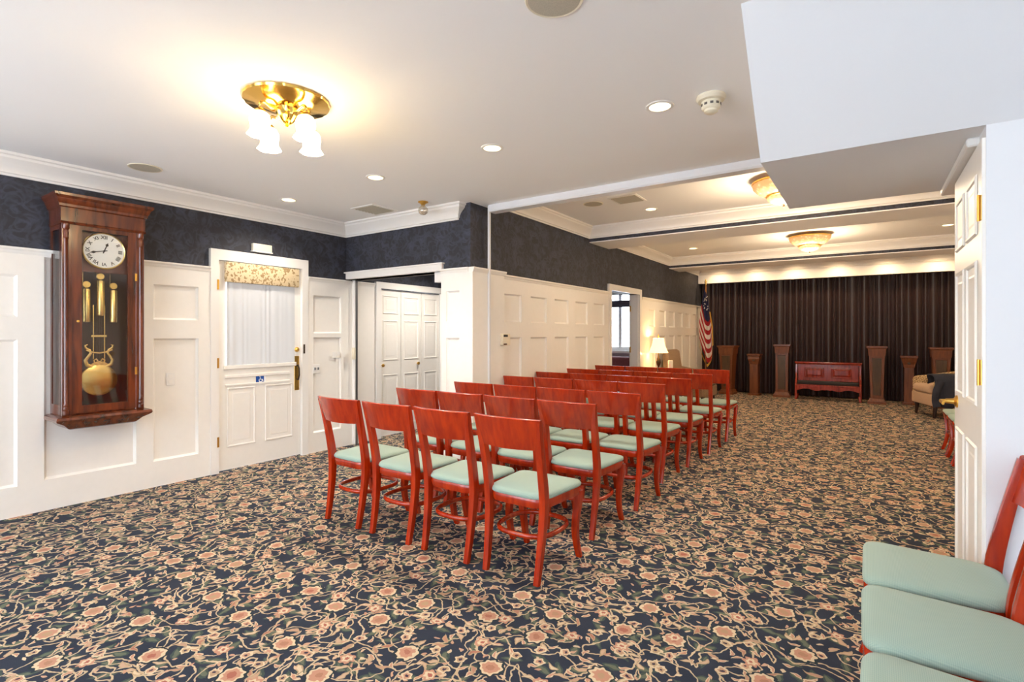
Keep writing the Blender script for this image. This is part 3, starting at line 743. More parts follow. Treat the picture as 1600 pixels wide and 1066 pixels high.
# dial
ZD = 1.967
dial = lathe('dial', [(0.133, 0), (0.133, 0.006)], 'dial', ck, 48, loc=(D - 0.040, 0.003, ZD), rot=(0, PI / 2, 0))
lathe('bezel', [(0.130, 0.0), (0.130, 0.008), (0.136, 0.012), (0.142, 0.008), (0.142, 0.0)], 'gold', ck, 48, loc=(D - 0.040, 0.003, ZD), rot=(0, PI / 2, 0), cap=False)
box('dial_board', (D - 0.075, D - 0.064), (-0.16, 0.17), (1.80, 2.10), 'clockwood', ck)
NUM = ['XII', 'I', 'II', 'III', 'IIII', 'V', 'VI', 'VII', 'VIII', 'IX', 'X', 'XI']
for h in range(12):
    cu = bpy.data.curves.new('numeral', 'FONT'); cu.body = NUM[h]; cu.size = 0.036; cu.align_x = 'CENTER'; cu.align_y = 'CENTER'; cu.extrude = 0.0004; cu.offset = 0.0007
    cu.materials.append(M['ink'])
    t = PI / 2 - h * PI / 6
    tmp = bpy.data.objects.new('numeral_text', cu); COL.objects.link(tmp)
    dg = bpy.context.evaluated_depsgraph_get(); nm = bpy.data.meshes.new_from_object(tmp.evaluated_get(dg)); nm.name = 'numeral'
    bpy.data.objects.remove(tmp); bpy.data.curves.remove(cu)
    if not nm.materials: nm.materials.append(M['ink'])
    o = bpy.data.objects.new('numeral', nm); COL.objects.link(o)
    # dial faces +x; viewer's right is +y
    o.location = (D - 0.0330, 0.003 + 0.103 * math.cos(t), ZD + 0.103 * math.sin(t))
    o.rotation_euler = (Matrix.Rotation(PI / 2, 3, 'Z') @ Matrix.Rotation(PI / 2, 3, 'X') @ Matrix.Rotation(t - PI / 2, 3, 'Z')).to_euler()
    sub(o, dial)
def hand(name, ang, ln, w, x):
    t = PI / 2 - ang; c, s = math.cos(t), math.sin(t)
    poly = [(-0.02, -w * .5), (ln * .55, -w * .4), (ln * .72, -w * 1.4), (ln * .85, -w * .5), (ln, 0), (ln * .85, w * .5), (ln * .72, w * 1.4), (ln * .55, w * .4), (-0.02, w * .5)]
    return sub(prism(name, [(0.003 + u * c - v * s, ZD + u * s + v * c) for u, v in poly], 'x', x, x + 0.0015, 'ink'), dial)
hand('hour_hand', math.radians(21), 0.07, 0.008, D - 0.0320); hand('minute_hand', math.radians(257), 0.098, 0.007, D - 0.0305)
sub(lathe('hand_cap', [(0.007, 0), (0.007, 0.004)], 'ink', None, 12, loc=(D - 0.0320, 0.003, ZD), rot=(0, PI / 2, 0)), dial)
# weights
XP = D - 0.10
for n, (y, z0, z1, r) in enumerate(((-0.088, 1.425, 1.665, 0.024), (0.0, 1.475, 1.735, 0.026), (0.085, 1.425, 1.665, 0.024))):
    wt = lathe('weight', [(r * .4, z0 - 0.012), (r * .9, z0 - 0.008), (r, z0), (r, z1), (r * .9, z1 + 0.006), (r * .3, z1 + 0.01)], 'gold', ck, 20, loc=(XP, y, 0))
    pl = sub(lathe('pulley', [(0.012, -0.006), (0.024, -0.006), (0.026, -0.002), (0.021, 0), (0.026, 0.002), (0.024, 0.006), (0.012, 0.006)], 'gold', None, 20, loc=(XP, y, z1 + 0.04), rot=(0, PI / 2, 0)), wt)
    sub(box('cable', (XP - 0.001, XP + 0.001), (y - 0.024, y - 0.022), (z1 + 0.04, 2.0), 'gold'), wt)
# pendulum: rods, lyre, bob
for y in (-0.036, -0.022, -0.008, 0.008, 0.022, 0.036):
    box('pendulum_rod', (XP - 0.033, XP - 0.030), (y - 0.003, y + 0.003), (1.13, 1.55), 'gold' if abs(y) > .03 else 'dkmetal', ck)
box('pendulum_bar', (XP - 0.034, XP - 0.026), (-0.05, 0.05), (1.30, 1.318), 'gold', ck, 0.002)
for s in (-1, 1):
    sweep('lyre_arm', [(XP - 0.024, s * a, b) for a, b in ((0.045, 1.065), (0.078, 1.085), (0.088, 1.12), (0.07, 1.15), (0.055, 1.175), (0.062, 1.20), (0.085, 1.215), (0.09, 1.235), (0.075, 1.24))], 0.004, [0.014, 0.013, 0.012, 0.010, 0.009, 0.009, 0.008, 0.007, 0.005], 'gold', ck, side=(1, 0, 0), n=8)
    sweep('lyre_scroll', [(XP - 0.024, s * a, b) for a, b in ((0.01, 1.08), (0.03, 1.10), (0.035, 1.12), (0.02, 1.13), (0.01, 1.115))], 0.004, 0.007, 'gold', ck, side=(1, 0, 0), n=6)
sweep('lyre_crossbar', [(XP - 0.022, -0.085, 1.20), (XP - 0.022, -0.04, 1.182), (XP - 0.022, 0, 1.176), (XP - 0.022, 0.04, 1.182), (XP - 0.022, 0.085, 1.20)], 0.004, 0.007, 'gold', ck, side=(1, 0, 0), n=6)
prism('lyre_base', [(-0.06, 1.06), (-0.075, 1.075), (-0.04, 1.10), (0, 1.115), (0.04, 1.10), (0.075, 1.075), (0.06, 1.06)], 'x', XP - 0.03, XP - 0.022, 'gold', ck)
lathe('pendulum_bob', [(0.118, -0.006), (0.122, 0), (0.118, 0.008), (0.09, 0.016), (0.05, 0.021), (0.01, 0.023)], 'gold', ck, 40, loc=(XP - 0.03, 0.0, 0.965), rot=(0, PI / 2, 0))

# ------------------------------------------------------------------ ceiling fixtures
ch = empty('ceiling_chandelier', (-2.655, 1.675, ZC), label='brass four light ceiling fixture with white tulip shades', cat='ceiling light')
lathe('ceiling_plate', [(0.215, 0.0), (0.222, -0.006), (0.218, -0.018), (0.20, -0.022), (0.17, -0.030), (0.13, -0.042), (0.085, -0.048), (0.05, -0.05)], 'plate', ch, 48, wob=lambda t, k: (0.006 * abs(math.cos(t * 10)) if k < 4 else 0))
lathe('center_cup', [(0.062, -0.045), (0.058, -0.06), (0.05, -0.085), (0.032, -0.115), (0.012, -0.135), (0.004, -0.145)], 'plate', ch, 24, wob=lambda t, k: 0.004 * math.cos(t * 12))
for k in range(4):
    a = k * PI / 2 + math.radians(3); c, s = math.cos(a), math.sin(a); R = 0.160
    ar = sweep('arm', spline([(0.05 * c, 0.05 * s, -0.05), (0.09 * c, 0.09 * s, -0.075), (0.135 * c, 0.135 * s, -0.060), (R * c, R * s, -0.075), (R * c, R * s, -0.115)], 4), 0.008, 0.008, 'gold', ch, n=8, power=2)
    lathe('socket', [(0.012, -0.10), (0.026, -0.112), (0.030, -0.13), (0.026, -0.135)], 'gold', ar, 16, loc=(R * c, R * s, 0))
    lathe('shade', [(0.028, -0.122), (0.040, -0.130), (0.050, -0.150), (0.052, -0.172), (0.047, -0.198), (0.048, -0.218), (0.058, -0.236), (0.063, -0.244)], 'shade', ar, 24, loc=(R * c, R * s, 0), cap=False, wob=lambda t, kk: (0.003 * math.cos(t * 6) if kk > 5 else 0))
    lathe('bulb', [(0.008, -0.13), (0.02, -0.16), (0.022, -0.185), (0.012, -0.205), (0.003, -0.208)], 'shade', ar, 12, loc=(R * c, R * s, 0))
    lamp('POINT', 'chandelier_light', P_CHAND, (1.0, 0.72, 0.40), (R * c, R * s, -0.262), ch, size=0.045)

def can(x, y, z, label, power, spot=2.2, color=WARM):
    o = empty('recessed_light', (x, y, z), label=label, cat='recessed light', group='recessed ceiling lights')
    lathe('trim_ring', [(0.058, -0.002), (0.060, -0.006), (0.075, -0.005), (0.079, -0.001), (0.079, 0.0)], 'trimw', o, 32, cap=False)
    lathe('lens', [(0.059, -0.0045), (0.04, -0.003), (0.01, -0.0025)], 'lens', o, 24)
    lamp('SPOT', 'recessed_lamp', power, color, (0, 0, -0.02), o, size=0.05, spot=spot, blend=0.8)
    return o
for x, y, lab in ((-0.975, 2.912, 'recessed ceiling light beside the smoke detector'), (-2.155, 2.907, 'recessed ceiling light near the middle of the front ceiling'), (-3.356, 2.912, 'recessed ceiling light second nearest the crown moulding'), (-4.611, 2.926, 'recessed ceiling light above the entry door')):
    can(x, y, ZC, lab, P_CAN, 2.4, SOFT)
can(-2.131, 6.044, ZB, 'recessed light in the nearest coffer by the square vent', P_CAN_WING)
can(-2.51, 9.25, ZB, 'recessed light in the middle coffer near the left wall', P_CAN_WING)
can(0.6, 6.0, ZB, 'recessed light in the nearest coffer toward the right wall', P_CAN_WING)
can(0.9, 9.2, ZB, 'recessed light in the middle coffer near the open door', P_CAN_WING)
can(-4.25, 5.0, 2.45, 'unseen recessed light added to brighten the closet lobby', 74.0, 2.8, (1.0, 0.90, 0.78))  # out-of-view fill lamp, added so the closet doors read lighter
can(-4.9, 8.6, 2.45, 'unseen recessed light added to brighten the side room', 40.0, 2.8, (1.0, 0.95, 0.9))  # added lamp, out of view; lifts the dark view through the far doorway
for k, x in enumerate((-2.75, -2.0, -1.25, -0.5, 0.3, 1.05)):
    o = can(x, 12.05, ZB, 'recessed wash light above the curtain, %s from the left wall' % ('first', 'second', 'third', 'fourth', 'fifth', 'sixth')[k], P_WASH, 2.9, (1.0, 0.68, 0.38))

def crystal(x, y, label):
    o = empty('crystal_chandelier', (x, y, ZB), label=label, cat='ceiling light', group='crystal ceiling lights')
    lathe('rim', [(0.27, -0.030), (0.282, -0.034), (0.282, -0.046), (0.27, -0.05)], 'brass', o, 40)
    lathe('crystal_bowl', [(0.272, -0.05), (0.262, -0.085), (0.225, -0.125), (0.17, -0.158), (0.145, -0.165)], 'crystal', o, 48, wob=lambda t, k: 0.006 * math.cos(t * 24))
    lathe('rim', [(0.148, -0.163), (0.156, -0.166), (0.156, -0.176), (0.148, -0.18)], 'brass', o, 32)
    lathe('crystal_tier', [(0.146, -0.18), (0.135, -0.205), (0.095, -0.235), (0.035, -0.252)], 'crystal', o, 36, wob=lambda t, k: 0.004 * math.cos(t * 18))
    lathe('finial', [(0.03, -0.248), (0.026, -0.258), (0.010, -0.262), (0.012, -0.275), (0.003, -0.285)], 'dkmetal', o, 14)
    lathe('stem', [(0.02, 0.0), (0.02, -0.05)], 'brass', o, 12)
    lamp('POINT', 'crystal_light', P_CRYSTAL, WARM, (0, 0, -0.34), o, size=0.16)
    lamp('POINT', 'crystal_light', P_CRYSTAL * 0.12, WARM, (0, 0, -0.02), o, size=0.01)
crystal(-0.66, 5.55, 'tiered crystal ceiling light in the nearest coffer beside the soffit')
crystal(-0.72, 8.95, 'crystal bowl ceiling light in the middle coffer')

def speaker(x, y, z, r, label):
    o = empty('ceiling_speaker', (x, y, z), label=label, cat='speaker', group='ceiling speakers')
    lathe('ring', [(r * .9, -0.004), (r, -0.006), (r * 1.04, -0.001)], 'ivory', o, 32, cap=False)
    lathe('grille', [(r * .92, -0.005), (r * .4, -0.007), (0.005, -0.0075)], 'grille', o, 32)
speaker(-4.64, 1.73, ZC, 0.11, 'round beige ceiling speaker above the clock')
speaker(-1.0, 1.75, ZC, 0.11, 'round white ceiling speaker cut by the top edge')
speaker(-2.59, 5.43, ZB, 0.11, 'round grey ceiling speaker in the nearest coffer')

def vent(x, y, z, s, label, dark):
    o = empty('ceiling_vent', (x, y, z), label=label, cat='vent', group='square ceiling vents')
    fr = [[(sx * k, sy * k, zz) for sx, sy in ((-1, -1), (1, -1), (1, 1), (-1, 1))] for k, zz in ((s, 0), (s, -0.006), (s * .86, -0.008), (s * .84, -0.004))]
    link('frame', grid_surf(fr, 'vent_frame', closed_u=True, smooth=10), 'trimw', o)
    box('backing', (-s * .85, s * .85), (-s * .85, s * .85), (-0.0035, -0.001), 'ventdark', o)
    for k in range(7):
        y0 = -s * .8 + k * s * 1.6 / 6.5
        prism('slat', [(y0, -0.004), (y0 + s * .14, -0.010), (y0 + s * .15, -0.009), (y0 + .004, -0.003)], 'x', -s * .84, s * .84, dark, o)
vent(-4.24, 3.66, ZC, 0.17, 'square grey ceiling vent near the front room corner', 'grille')
vent(-2.19, 5.45, ZB, 0.165, 'square white ceiling vent in the nearest coffer', 'grille')

sm = empty('smoke_detector', (-0.705, 2.95, ZC), label='ivory smoke detector beside the stair soffit', cat='smoke detector')
lathe('base', [(0.075, 0), (0.077, -0.012), (0.068, -0.026), (0.05, -0.03)], 'ivory', sm, 32)
lathe('sensor', [(0.05, -0.03), (0.05, -0.062), (0.044, -0.07), (0.036, -0.072), (0.036, -0.085), (0.025, -0.092), (0.005, -0.093)], 'ivory', sm, 28)
for k in range(10):
    t = 2 * PI * k / 10
    box('slot', (0.0498, 0.052), (-0.008, 0.008), (-0.056, -0.044), 'ventdark', sm, rot=(0, 0, t))

pn = empty('bulb_fixture', (-3.60, 3.72, ZC), label='bare clear globe bulb on a brass ceiling base by the crown moulding', cat='ceiling light')
lathe('base', [(0.05, 0), (0.05, -0.006), (0.03, -0.015), (0.018, -0.03)], 'brass', pn, 20)
lathe('globe', [(0.016, -0.028), (0.02, -0.04), (0.042, -0.06), (0.05, -0.085), (0.042, -0.11), (0.022, -0.125), (0.004, -0.129)], 'bulb', pn, 20)

# ------------------------------------------------------------------ small wall things
cb = empty('door_chime', (XL, 2.935, 2.165), label='small cream door chime box above the entry door', cat='chime')
box('cover', (0, 0.045), (-0.10, 0.10), (-0.005, 0.07), 'ivory', cb, 0.006, 2)
box('base_strip', (0, 0.05), (-0.105, 0.105), (-0.015, -0.004), 'trimw', cb)
sw = empty('light_switch', (XL + 0.028, 3.565, 0.935), label='double light switch plate to the right of the entry door', cat='switch')
box('plate', (0, 0.006), (-0.045, 0.045), (-0.05, 0.05), 'trimw', sw, 0.003)
for y in (-0.02, 0.02): box('toggle', (0.005, 0.016), (y - 0.007, y + 0.007), (-0.014, 0.014), 'steel', sw, 0.001)
s2 = empty('blank_plate', (XL + 0.028, 3.83, 1.08), label='blank white wall plate near the lobby jamb', cat='wall plate')
box('plate', (0, 0.005), (-0.05, 0.05), (-0.035, 0.035), 'trimw', s2, 0.002)
for z in (-0.02, 0.02): lathe('screw', [(0.004, 0), (0.003, 0.001)], 'ivory', s2, 8, loc=(0.005, 0, z), rot=(0, PI / 2, 0))
so = empty('wall_outlet', (XL + 0.008, 2.10, 0.925), label='white wall plate on the panel between clock and entry door', cat='outlet')
box('plate', (0, 0.005), (-0.035, 0.035), (-0.055, 0.055), 'trimw', so, 0.002)
for z in (-0.025, 0.025): box('socket', (0.004, 0.007), (-0.016, 0.016), (z - 0.013, z + 0.013), 'white', so, 0.001)
th = empty('thermostat', (XW + 0.05, 4.50, 1.26), label='ivory thermostat on the panelling behind the chairs', cat='thermostat')
box('housing', (0, 0.03), (-0.07, 0.07), (-0.055, 0.065), 'ivory', th, 0.005, 2)
box('display', (0.029, 0.032), (-0.055, 0.02), (0.032, 0.056), 'ink', th)
box('lever', (0.028, 0.034), (-0.055, -0.0), (-0.05, -0.038), 'dkmetal', th)

# ------------------------------------------------------------------ curtain
rows = []
NX = 900; X0, X1 = XW + 0.01, XWR - 0.01
rr = random.Random(3)
edges = [X0]
while edges[-1] < X1 - 0.05: edges.append(edges[-1] + rr.choice((0.05, 0.06, 0.075, 0.09, 0.12, 0.15)))
edges[-1] = X1; amps = [rr.uniform(0.35, 1.0) for _ in edges]
def fold(x):
    k = 0
    while k < len(edges) - 2 and x > edges[k + 1]: k += 1
    t = (x - edges[k]) / (edges[k + 1] - edges[k])
    return amps[k] * (math.sin(PI * t) ** 0.8)
FO = [fold(X0 + (X1 - X0) * j / NX) for j in range(NX + 1)]
for k, z in enumerate((0.02, 0.3, 0.8, 1.4, 1.9, 2.25, 2.38, 2.49)):
    row = []
    for j in range(NX + 1):
        x = X0 + (X1 - X0) * j / NX
        y = 12.62 - (0.085 - 0.012 * z) * FO[j] + 0.018 * math.sin(x * 2.3 + 0.4) + 0.012 * math.sin(x * 7 + z * 0.8) * (1 - z / 2.6)
        row.append((x, y, z))
    rows.append(row)
cur = link('stage_curtain', grid_surf(rows, 'stage_curtain', smooth=180), 'velvet')
tag(cur, 'dark plum pleated floor-length curtain across the far end', 'curtain')

# ------------------------------------------------------------------ pedestals
def pedestal(x, y, h, wt, wb, rz, label, panel=True):
    o = empty('wooden_pedestal', (x, y, 0), rz, label=label, cat='pedestal', group='wooden pedestals along the curtain')
    def taper(name, z0, w0_, z1, w1_, m, d=1.0):
        rows = [[(-w0_, -w0_ * d, z0), (w0_, -w0_ * d, z0), (w0_, w0_ * d, z0), (-w0_, w0_ * d, z0)], [(-w1_, -w1_ * d, z1), (w1_, -w1_ * d, z1), (w1_, w1_ * d, z1), (-w1_, w1_ * d, z1)]]
        return link(name, grid_surf(rows, name, closed_u=True, smooth=10, caps=True), m, o)
    if panel:
        taper('plinth', 0, wb + 0.045, 0.05, wb + 0.045, 'pedwood'); taper('plinth_step', 0.05, wb + 0.03, 0.10, wb + 0.018, 'pedwood')
        taper('shaft', 0.10, wb, h - 0.18, wt - 0.03, 'pedwood')
        taper('head', h - 0.18, wt - 0.018, h - 0.045, wt - 0.008, 'pedwood')
        taper('collar', h - 0.045, wt - 0.004, h - 0.028, wt + 0.006, 'pedwood'); taper('cap', h - 0.028, wt + 0.012, h, wt + 0.012, 'pedwood')
        # recessed front panel with a raised border
        z0, z1 = 0.16, h - 0.22
        a, b = wb * 0.62, (wt - 0.03) * 0.66
        def yf(z): t = (z - 0.10) / (h - 0.28); return -(wb + (wt - 0.03 - wb) * t)
        rows = []
        for z, hw in ((z0, a), (z1, b)):
            rows.append([(-hw, yf(z) - 0.004, z), (hw, yf(z) - 0.004, z)])
        me = bpy.data.meshes.new('panel')
        v = [(-a, yf(z0) - .003, z0), (a, yf(z0) - .003, z0), (b, yf(z1) - .003, z1), (-b, yf(z1) - .003, z1), (-a, yf(z0) + .02, z0), (a, yf(z0) + .02, z0), (b, yf(z1) + .02, z1), (-b, yf(z1) + .02, z1)]
        me.from_pydata(v, [], [(0, 1, 2, 3), (4, 7, 6, 5), (0, 4, 5, 1), (1, 5, 6, 2), (2, 6, 7, 3), (3, 7, 4, 0)])
        pp = link('panel', me, 'pedpanel', o)
        for p, q in ((0, 1), (1, 2), (2, 3), (3, 0)):
            sweep('panel_moulding', [v[p], v[q]], 0.010, 0.006, 'pedwood', pp, side=(0, 1, 0), n=6)
    else:
        taper('plinth', 0, wb + 0.03, 0.04, wb + 0.03, 'pedwood'); taper('shaft', 0.04, wb, h - 0.22, wb - 0.004, 'pedwood')
        rows = []
        for z, w_ in ((h - .22, wb + .004), (h - .205, wb + .008), (h - .16, wb + .012), (h - .11, wb + .03), (h - .06, wt - .012), (h - .035, wt - .004)):
            rows.append([(-w_, -w_, z), (w_, -w_, z), (w_, w_, z), (-w_, w_, z)])
        link('capital', grid_surf(rows, 'capital', closed_u=True, smooth=10, caps=True), 'pedwood', o)
        taper('cap', h - 0.03, wt + 0.006, h, wt + 0.006, 'pedwood')
        lathe('rosette', [(0.03, 0), (0.026, 0.008), (0.008, 0.01)], 'pedpanel', o, 14, loc=(0, -wb - 0.018, h - 0.13), rot=(PI / 2, 0, 0))
    return o
pedestal(-2.545, 12.17, 1.06, 0.17, 0.105, -0.12, 'tapered wooden pedestal with a panel, closest to the flag')
pedestal(-2.02, 12.25, 0.885, 0.125, 0.085, -0.05, 'short column pedestal second from the flag', False)
pedestal(-1.49, 12.25, 1.095, 0.145, 0.115, 0.06, 'tall panelled wooden pedestal just left of the red kneeler')
pedestal(0.14, 12.05, 1.085, 0.15, 0.10, 0.0, 'tapered panelled pedestal just right of the red kneeler')
pedestal(0.635, 12.25, 0.905, 0.125, 0.075, 0.0, 'short column pedestal behind the corner of the armchair', False)
pedestal(1.08, 12.05, 1.075, 0.155, 0.105, 0.0, 'tapered pedestal directly behind the armchair, beside the open door')

# kneeler
kn = empty('wooden_kneeler', (-0.665, 12.18, 0), 0.02, label='polished red wooden kneeler with two raised panels and dark pad', cat='kneeler')
HWK = 0.545
box('top_board', (-HWK - 0.03, HWK + 0.03), (-0.10, 0.10), (0.725, 0.752), 'redwood', kn, 0.008, 2)
prism('top_moulding', [(-0.085, 0.70), (0.08, 0.70), (0.095, 0.725), (-0.095, 0.725)], 'x', -HWK - 0.01, HWK + 0.01, 'redwood', kn)
box('front_board', (-HWK + 0.03, HWK - 0.03), (-0.035, 0.035), (0.20, 0.70), 'redwood', kn)
for s in (-1, 1):
    xx = s * 0.235; a, b, z0, z1 = xx - 0.175, xx + 0.175, 0.435, 0.645
    bm = bmesh.new()
    R = [[bm.verts.new((px, -0.036 - d, pz)) for px, pz in ((a + q, z0 + q), (b - q, z0 + q), (b - q, z1 - q), (a + q, z1 - q))] for q, d in ((0, 0.012), (0.014, 0.014), (0.02, 0.0), (0.03, 0.0), (0.06, 0.014))]
    for r1, r2 in zip(R, R[1:]):
        for k in range(4): bm.faces.new((r1[k], r1[(k + 1) % 4], r2[(k + 1) % 4], r2[k]))
    bm.faces.new(R[-1]); link('raised_panel', fin(bm, 'raised_panel'), 'redwood', kn)
    prism('side_board', [(-0.05, 0.70), (0.06, 0.70), (0.06, 0.06), (-0.20, 0.06), (-0.215, 0.10), (-0.215, 0.30), (-0.17, 0.345), (-0.10, 0.42), (-0.06, 0.52)], 'x', s * HWK - 0.018, s * HWK + 0.018, 'redwood', kn, 0.004)
    sweep('foot', [(s * (HWK - 0.01), -0.20, 0.10), (s * (HWK - 0.005), -0.215, 0.05), (s * (HWK - 0.0), -0.22, 0.0)], [0.03, 0.025, 0.02], [0.03, 0.024, 0.022], 'redwood', kn, side=(1, 0, 0))
    sweep('foot', [(s * (HWK - 0.01), 0.05, 0.10), (s * HWK, 0.06, 0.0)], [0.03, 0.02], [0.03, 0.02], 'redwood', kn, side=(1, 0, 0))
box('pad', (-HWK + 0.02, HWK - 0.02), (-0.20, -0.03), (0.30, 0.375), 'darkpad', kn, 0.02, 3)
box('step_board', (-HWK + 0.018, HWK - 0.018), (-0.21, -0.03), (0.275, 0.305), 'redwood', kn, 0.004)
sc_ = [(-HWK, 0.275)] + [(-HWK + 2 * HWK * k / 40, 0.205 - 0.022 * math.cos(6 * PI * k / 40) - (0.02 if 17 < k < 23 else 0)) for k in range(41)] + [(HWK, 0.275)]
prism('scalloped_apron', sc_, 'y', -0.212, -0.19, 'redwood', kn)

# ------------------------------------------------------------------ armchairs
def armchair(name, x, y, rz, label, base_m, back_m, arm_h=0.60, back_h=0.80, w=0.36):
    o = empty(name, (x, y, 0), rz, label=label, cat='armchair')
    box('seat_base', (-w, w), (-0.36, 0.36), (0.19, 0.375), base_m, o, 0.02, 3)
    box('seat_cushion', (-w + 0.09, w - 0.09), (-0.28, 0.385), (0.375, 0.515), base_m, o, 0.05, 4)
    rows = []
    for t, z, th in ((0.0, 0.30, 0.10), (0.3, 0.5, 0.10), (0.7, 0.7, 0.085), (0.92, back_h - 0.03, 0.07), (1.0, back_h, 0.035)):
        yb = -0.30 - 0.12 * t
        hw = w * (1.0 - 0.12 * t * t)
        rows.append([(-hw, yb + th * .3, z), (-hw * .93, yb + th, z), (0, yb + th * 1.15, z), (hw * .93, yb + th, z), (hw, yb + th * .3, z), (hw * .93, yb - th * .5, z), (0, yb - th * .6, z), (-hw * .93, yb - th * .5, z)])
    link('backrest', grid_surf(rows, 'backrest', closed_u=True, smooth=60, caps=True), back_m, o)
    for s in (-1, 1):
        prism('arm', rounded([(-0.36, 0.2), (0.33, 0.2), (0.33, arm_h - 0.03), (0.1, arm_h), (-0.36, arm_h + 0.08)], [.01, .02, .06, .05, .02], 3), 'x', s * (w - 0.005) - 0.05, s * (w - 0.005) + 0.05, back_m, o, 0.012)
        sweep('leg', [(s * (w - 0.06), 0.30, 0.20), (s * (w - 0.055), 0.315, 0.0)], [0.03, 0.018], [0.03, 0.018], 'darkleg', o, side=(1, 0, 0))
        sweep('leg', [(s * (w - 0.06), -0.30, 0.20), (s * (w - 0.05), -0.34, 0.0)], [0.03, 0.018], [0.03, 0.018], 'darkleg', o, side=(1, 0, 0))
    return o
AX, AY, AR = 1.06, 10.80, math.radians(108)
armchair('armchair', AX, AY, AR, 'tan upholstered armchair with diamond patterned back by the open door', 'arm_plain', 'arm_latt', 0.64, 0.80, 0.36)
# jacket draped over the near arm
jk = empty('jacket', (AX, AY, 0), AR, label='dark navy jacket draped over the near arm of the tan armchair', cat='jacket')
rows = []
for i in range(15):
    u = i / 14; row = []
    for j in range(17):
        v = j / 16
        t = (v - 0.5) * 2
        yy = -0.22 + 0.60 * u + 0.02 * math.sin(v * 9 + u * 4)
        ax = -0.355
        if abs(t) < 0.22: px, pz = ax - t / 0.22 * 0.075, 0.688 - 0.01 * abs(t) / .22
        else:
            dd = (abs(t) - 0.22) / 0.78
            px = ax - math.copysign(0.078 + 0.045 * dd, t); pz = 0.675 - dd * (0.48 if t > 0 else 0.12)
        pz += 0.012 * math.sin(u * 17 + v * 5) * (0.3 + abs(t)); px += 0.014 * math.sin(u * 20 + 1.3) * abs(t)
        row.append((px, yy, pz - 0.04 * max(0, u - 0.6) ** 2))
    rows.append(row)
me = grid_surf(rows, 'jacket', smooth=180); jo = link('body', me, 'jacket', jk)
md = jo.modifiers.new('thick', 'SOLIDIFY'); md.thickness = 0.02; md.offset = 1
slv = sweep('sleeve', spline([(-0.47, 0.30, 0.60), (-0.49, 0.36, 0.45), (-0.48, 0.37, 0.30), (-0.50, 0.36, 0.20)], 4), [.05] * 13, [.03] * 13, 'jacket', jk, side=(0, 1, 0), n=10, power=2.2)

# lamp table and its neighbours by the far doorway
ta = empty('side_table', (-2.95, 9.0, 0), label='dark wooden side table under the lamp by the far doorway', cat='table')
box('tabletop', (-0.22, 0.22), (-0.22, 0.22), (0.665, 0.69), 'redwood', ta, 0.006)
box('apron', (-0.20, 0.20), (-0.20, 0.20), (0.59, 0.665), 'redwood', ta)
for sx in (-1, 1):
    for sy in (-1, 1): sweep('leg', [(sx * 0.175, sy * 0.175, 0.60), (sx * 0.18, sy * 0.18, 0)], [0.02, 0.013], [0.02, 0.013], 'redwood', ta, side=(1, 0, 0))
tl = empty('table_lamp', (-3.02, 8.95, 0.69), label='lit table lamp with bell shade beside the far doorway', cat='lamp')
lathe('base', [(0.07, 0), (0.07, 0.012), (0.05, 0.022), (0.02, 0.035), (0.016, 0.06), (0.03, 0.09), (0.042, 0.13), (0.036, 0.18), (0.018, 0.22), (0.012, 0.26), (0.012, 0.40)], 'dkmetal', tl, 20)
lathe('shade', [(0.170, 0.30), (0.148, 0.345), (0.122, 0.41), (0.102, 0.48), (0.090, 0.555)], 'lampshade', tl, 24, cap=False, wob=lambda t, k: 0.004 * math.cos(t * 8))
lathe('finial', [(0.004, 0.55), (0.012, 0.58), (0.010, 0.60), (0.003, 0.625)], 'brass', tl, 12)
lathe('bulb', [(0.012, 0.40), (0.028, 0.44), (0.022, 0.47), (0.004, 0.48)], 'shade', tl, 12)
lamp('POINT', 'table_lamp_light', P_TABLE, (1.0, 0.68, 0.30), (0, 0, 0.52), tl, size=0.03)
lamp('POINT', 'table_lamp_light', P_TABLE * 0.6, (1.0, 0.68, 0.30), (0, 0, 0.29), tl, size=0.03)
cn = empty('candle_jar', (-2.80, 8.92, 0.69), label='small cream candle jar beside the table lamp', cat='candle')
lathe('jar', [(0.035, 0), (0.042, 0.02), (0.042, 0.16), (0.036, 0.175), (0.034, 0.16)], 'candle', cn, 20)
lathe('wick', [(0.002, 0.158), (0.002, 0.19)], 'ink', cn, 6)
armchair('armchair', -2.70, 9.85, math.radians(-95), 'brown tweed armchair with its back behind the table lamp', 'tweed', 'tweed', 0.62, 1.02, 0.33)

# bench in side room
bn = empty('upholstered_bench', (-4.5, 9.9, 0), label='burgundy upholstered settee under the side room window', cat='settee')
box('seat', (-0.9, 0.9), (-0.35, 0.3), (0.2, 0.48), 'burgundy', bn, 0.05, 3)
box('backrest', (-0.9, 0.9), (0.2, 0.4), (0.3, 0.84), 'burgundy', bn, 0.06, 3)
for s in (-1, 1):
    box('arm', (s * 0.9 - 0.07, s * 0.9 + 0.07), (-0.35, 0.35), (0.2, 0.64), 'burgundy', bn, 0.04, 3)
    for yy in (-0.28, 0.3): sweep('leg', [(s * 0.82, yy, 0.22), (s * 0.83, yy, 0)], [0.03, 0.02], [0.03, 0.02], 'darkleg', bn, side=(1, 0, 0))

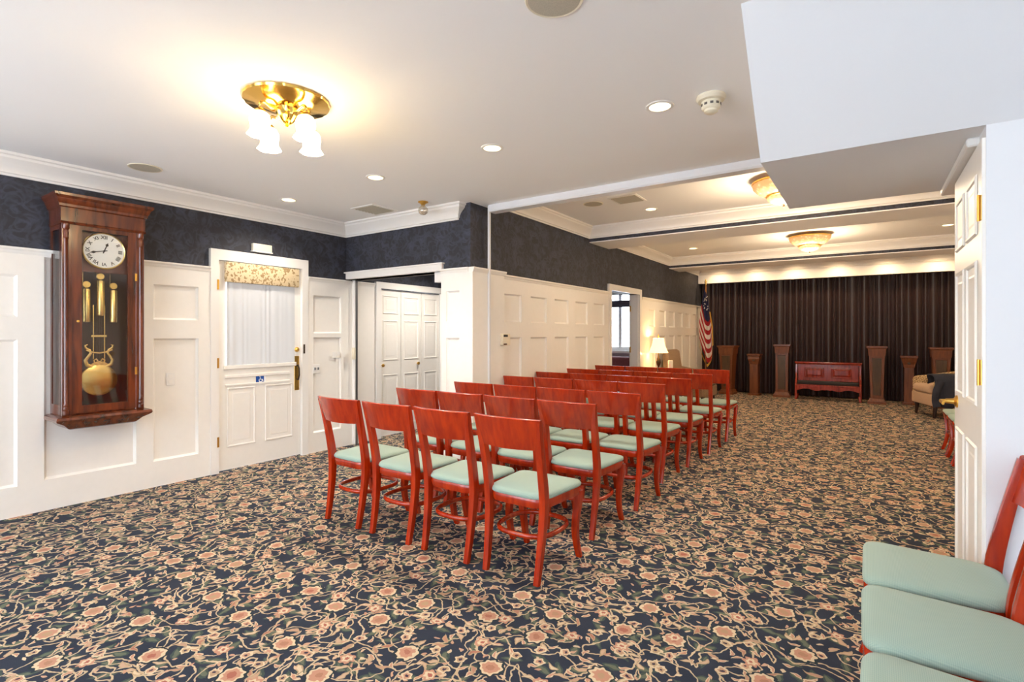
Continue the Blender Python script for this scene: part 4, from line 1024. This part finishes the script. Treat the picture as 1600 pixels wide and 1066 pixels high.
# ------------------------------------------------------------------ flag
fl = empty('flag_on_pole', (-3.01, 12.12, 0), label='hanging striped flag with stars and gold fringe on a wooden pole', cat='flag')
lathe('stand', [(0.11, 0), (0.11, 0.02), (0.06, 0.04), (0.025, 0.07), (0.022, 0.12)], 'brass', fl, 24)
lathe('pole', [(0.015, 0.05), (0.015, 2.40), (0.012, 2.42)], 'pole', fl, 12)
lathe('finial', [(0.012, 2.40), (0.026, 2.42), (0.018, 2.45), (0.028, 2.48), (0.016, 2.52), (0.004, 2.55)], 'gold', fl, 12)
def flag_pt(u, s):
    """u 0..1 across gathered cloth, s 0..1 down the length"""
    top = 2.30 - 0.10 * u; bot = 1.10 - 0.52 * abs(math.sin(u * PI * 1.0)) ** 0.7
    z = top + (bot - top) * s
    wd = 0.04 + 0.10 * min(1, s * 1.6)
    x = (u - 0.42) * 2 * wd + 0.02 * math.sin(z * 3)
    y = -0.03 - 0.045 * math.sin(u * PI * 4 + z * 1.1) * (0.3 + 0.7 * s)
    return (x, y, z)
NU, NS = 40, 39
def flag_patch(name, m, s0, s1, u0=0.0, u1=1.0, slant=0.0):
    rows = []
    ks = 4
    for i in range(ks + 1):
        row = []
        for j in range(NU + 1):
            u = u0 + (u1 - u0) * j / NU
            s = s0 + (s1 - s0) * i / ks + slant * (u - 0.5)
            row.append(flag_pt(u, max(0.0, min(1.0, s))))
        rows.append(row)
    return link(name, grid_surf(rows, name, smooth=180), m, fl)
flag_patch('canton', 'fblue', 0.0, 0.36, 0, 1, 0.22)
ns = 9
for k in range(ns):
    a = 0.36 + (0.93 - 0.36) * k / ns; b = 0.36 + (0.93 - 0.36) * (k + 1) / ns
    flag_patch('stripe', 'red' if k % 2 == 0 else 'fwhite', a, b, 0, 1, 0.22)
rows = []
for s_, off in ((0.965, 0), (1.0, 0)):
    rows.append([flag_pt(j / NU, s_) for j in range(NU + 1)])
link('fringe', grid_surf(rows, 'fringe', smooth=180), 'fringe', fl)
link('fringe', grid_surf([[flag_pt(0.985, s / 30) for s in range(10, 31)], [tuple(Vector(flag_pt(1.0, s / 30)) + Vector((0.025, -0.004, -0.03))) for s in range(10, 31)]], 'fringe_side', smooth=180), 'fringe', fl)
for k in range(22):
    u, s_ = rr.uniform(0.1, 0.9), rr.uniform(0.04, 0.24)
    p = Vector(flag_pt(u, s_)) + Vector((0, -0.006, 0))
    pts = [(0.017 * (1 if q % 2 == 0 else 0.42) * math.sin(q * PI / 5), 0.017 * (1 if q % 2 == 0 else 0.42) * math.cos(q * PI / 5)) for q in range(10)]
    prism('star', pts, 'y', -0.002, 0.0, 'fwhite', fl, loc=tuple(p))
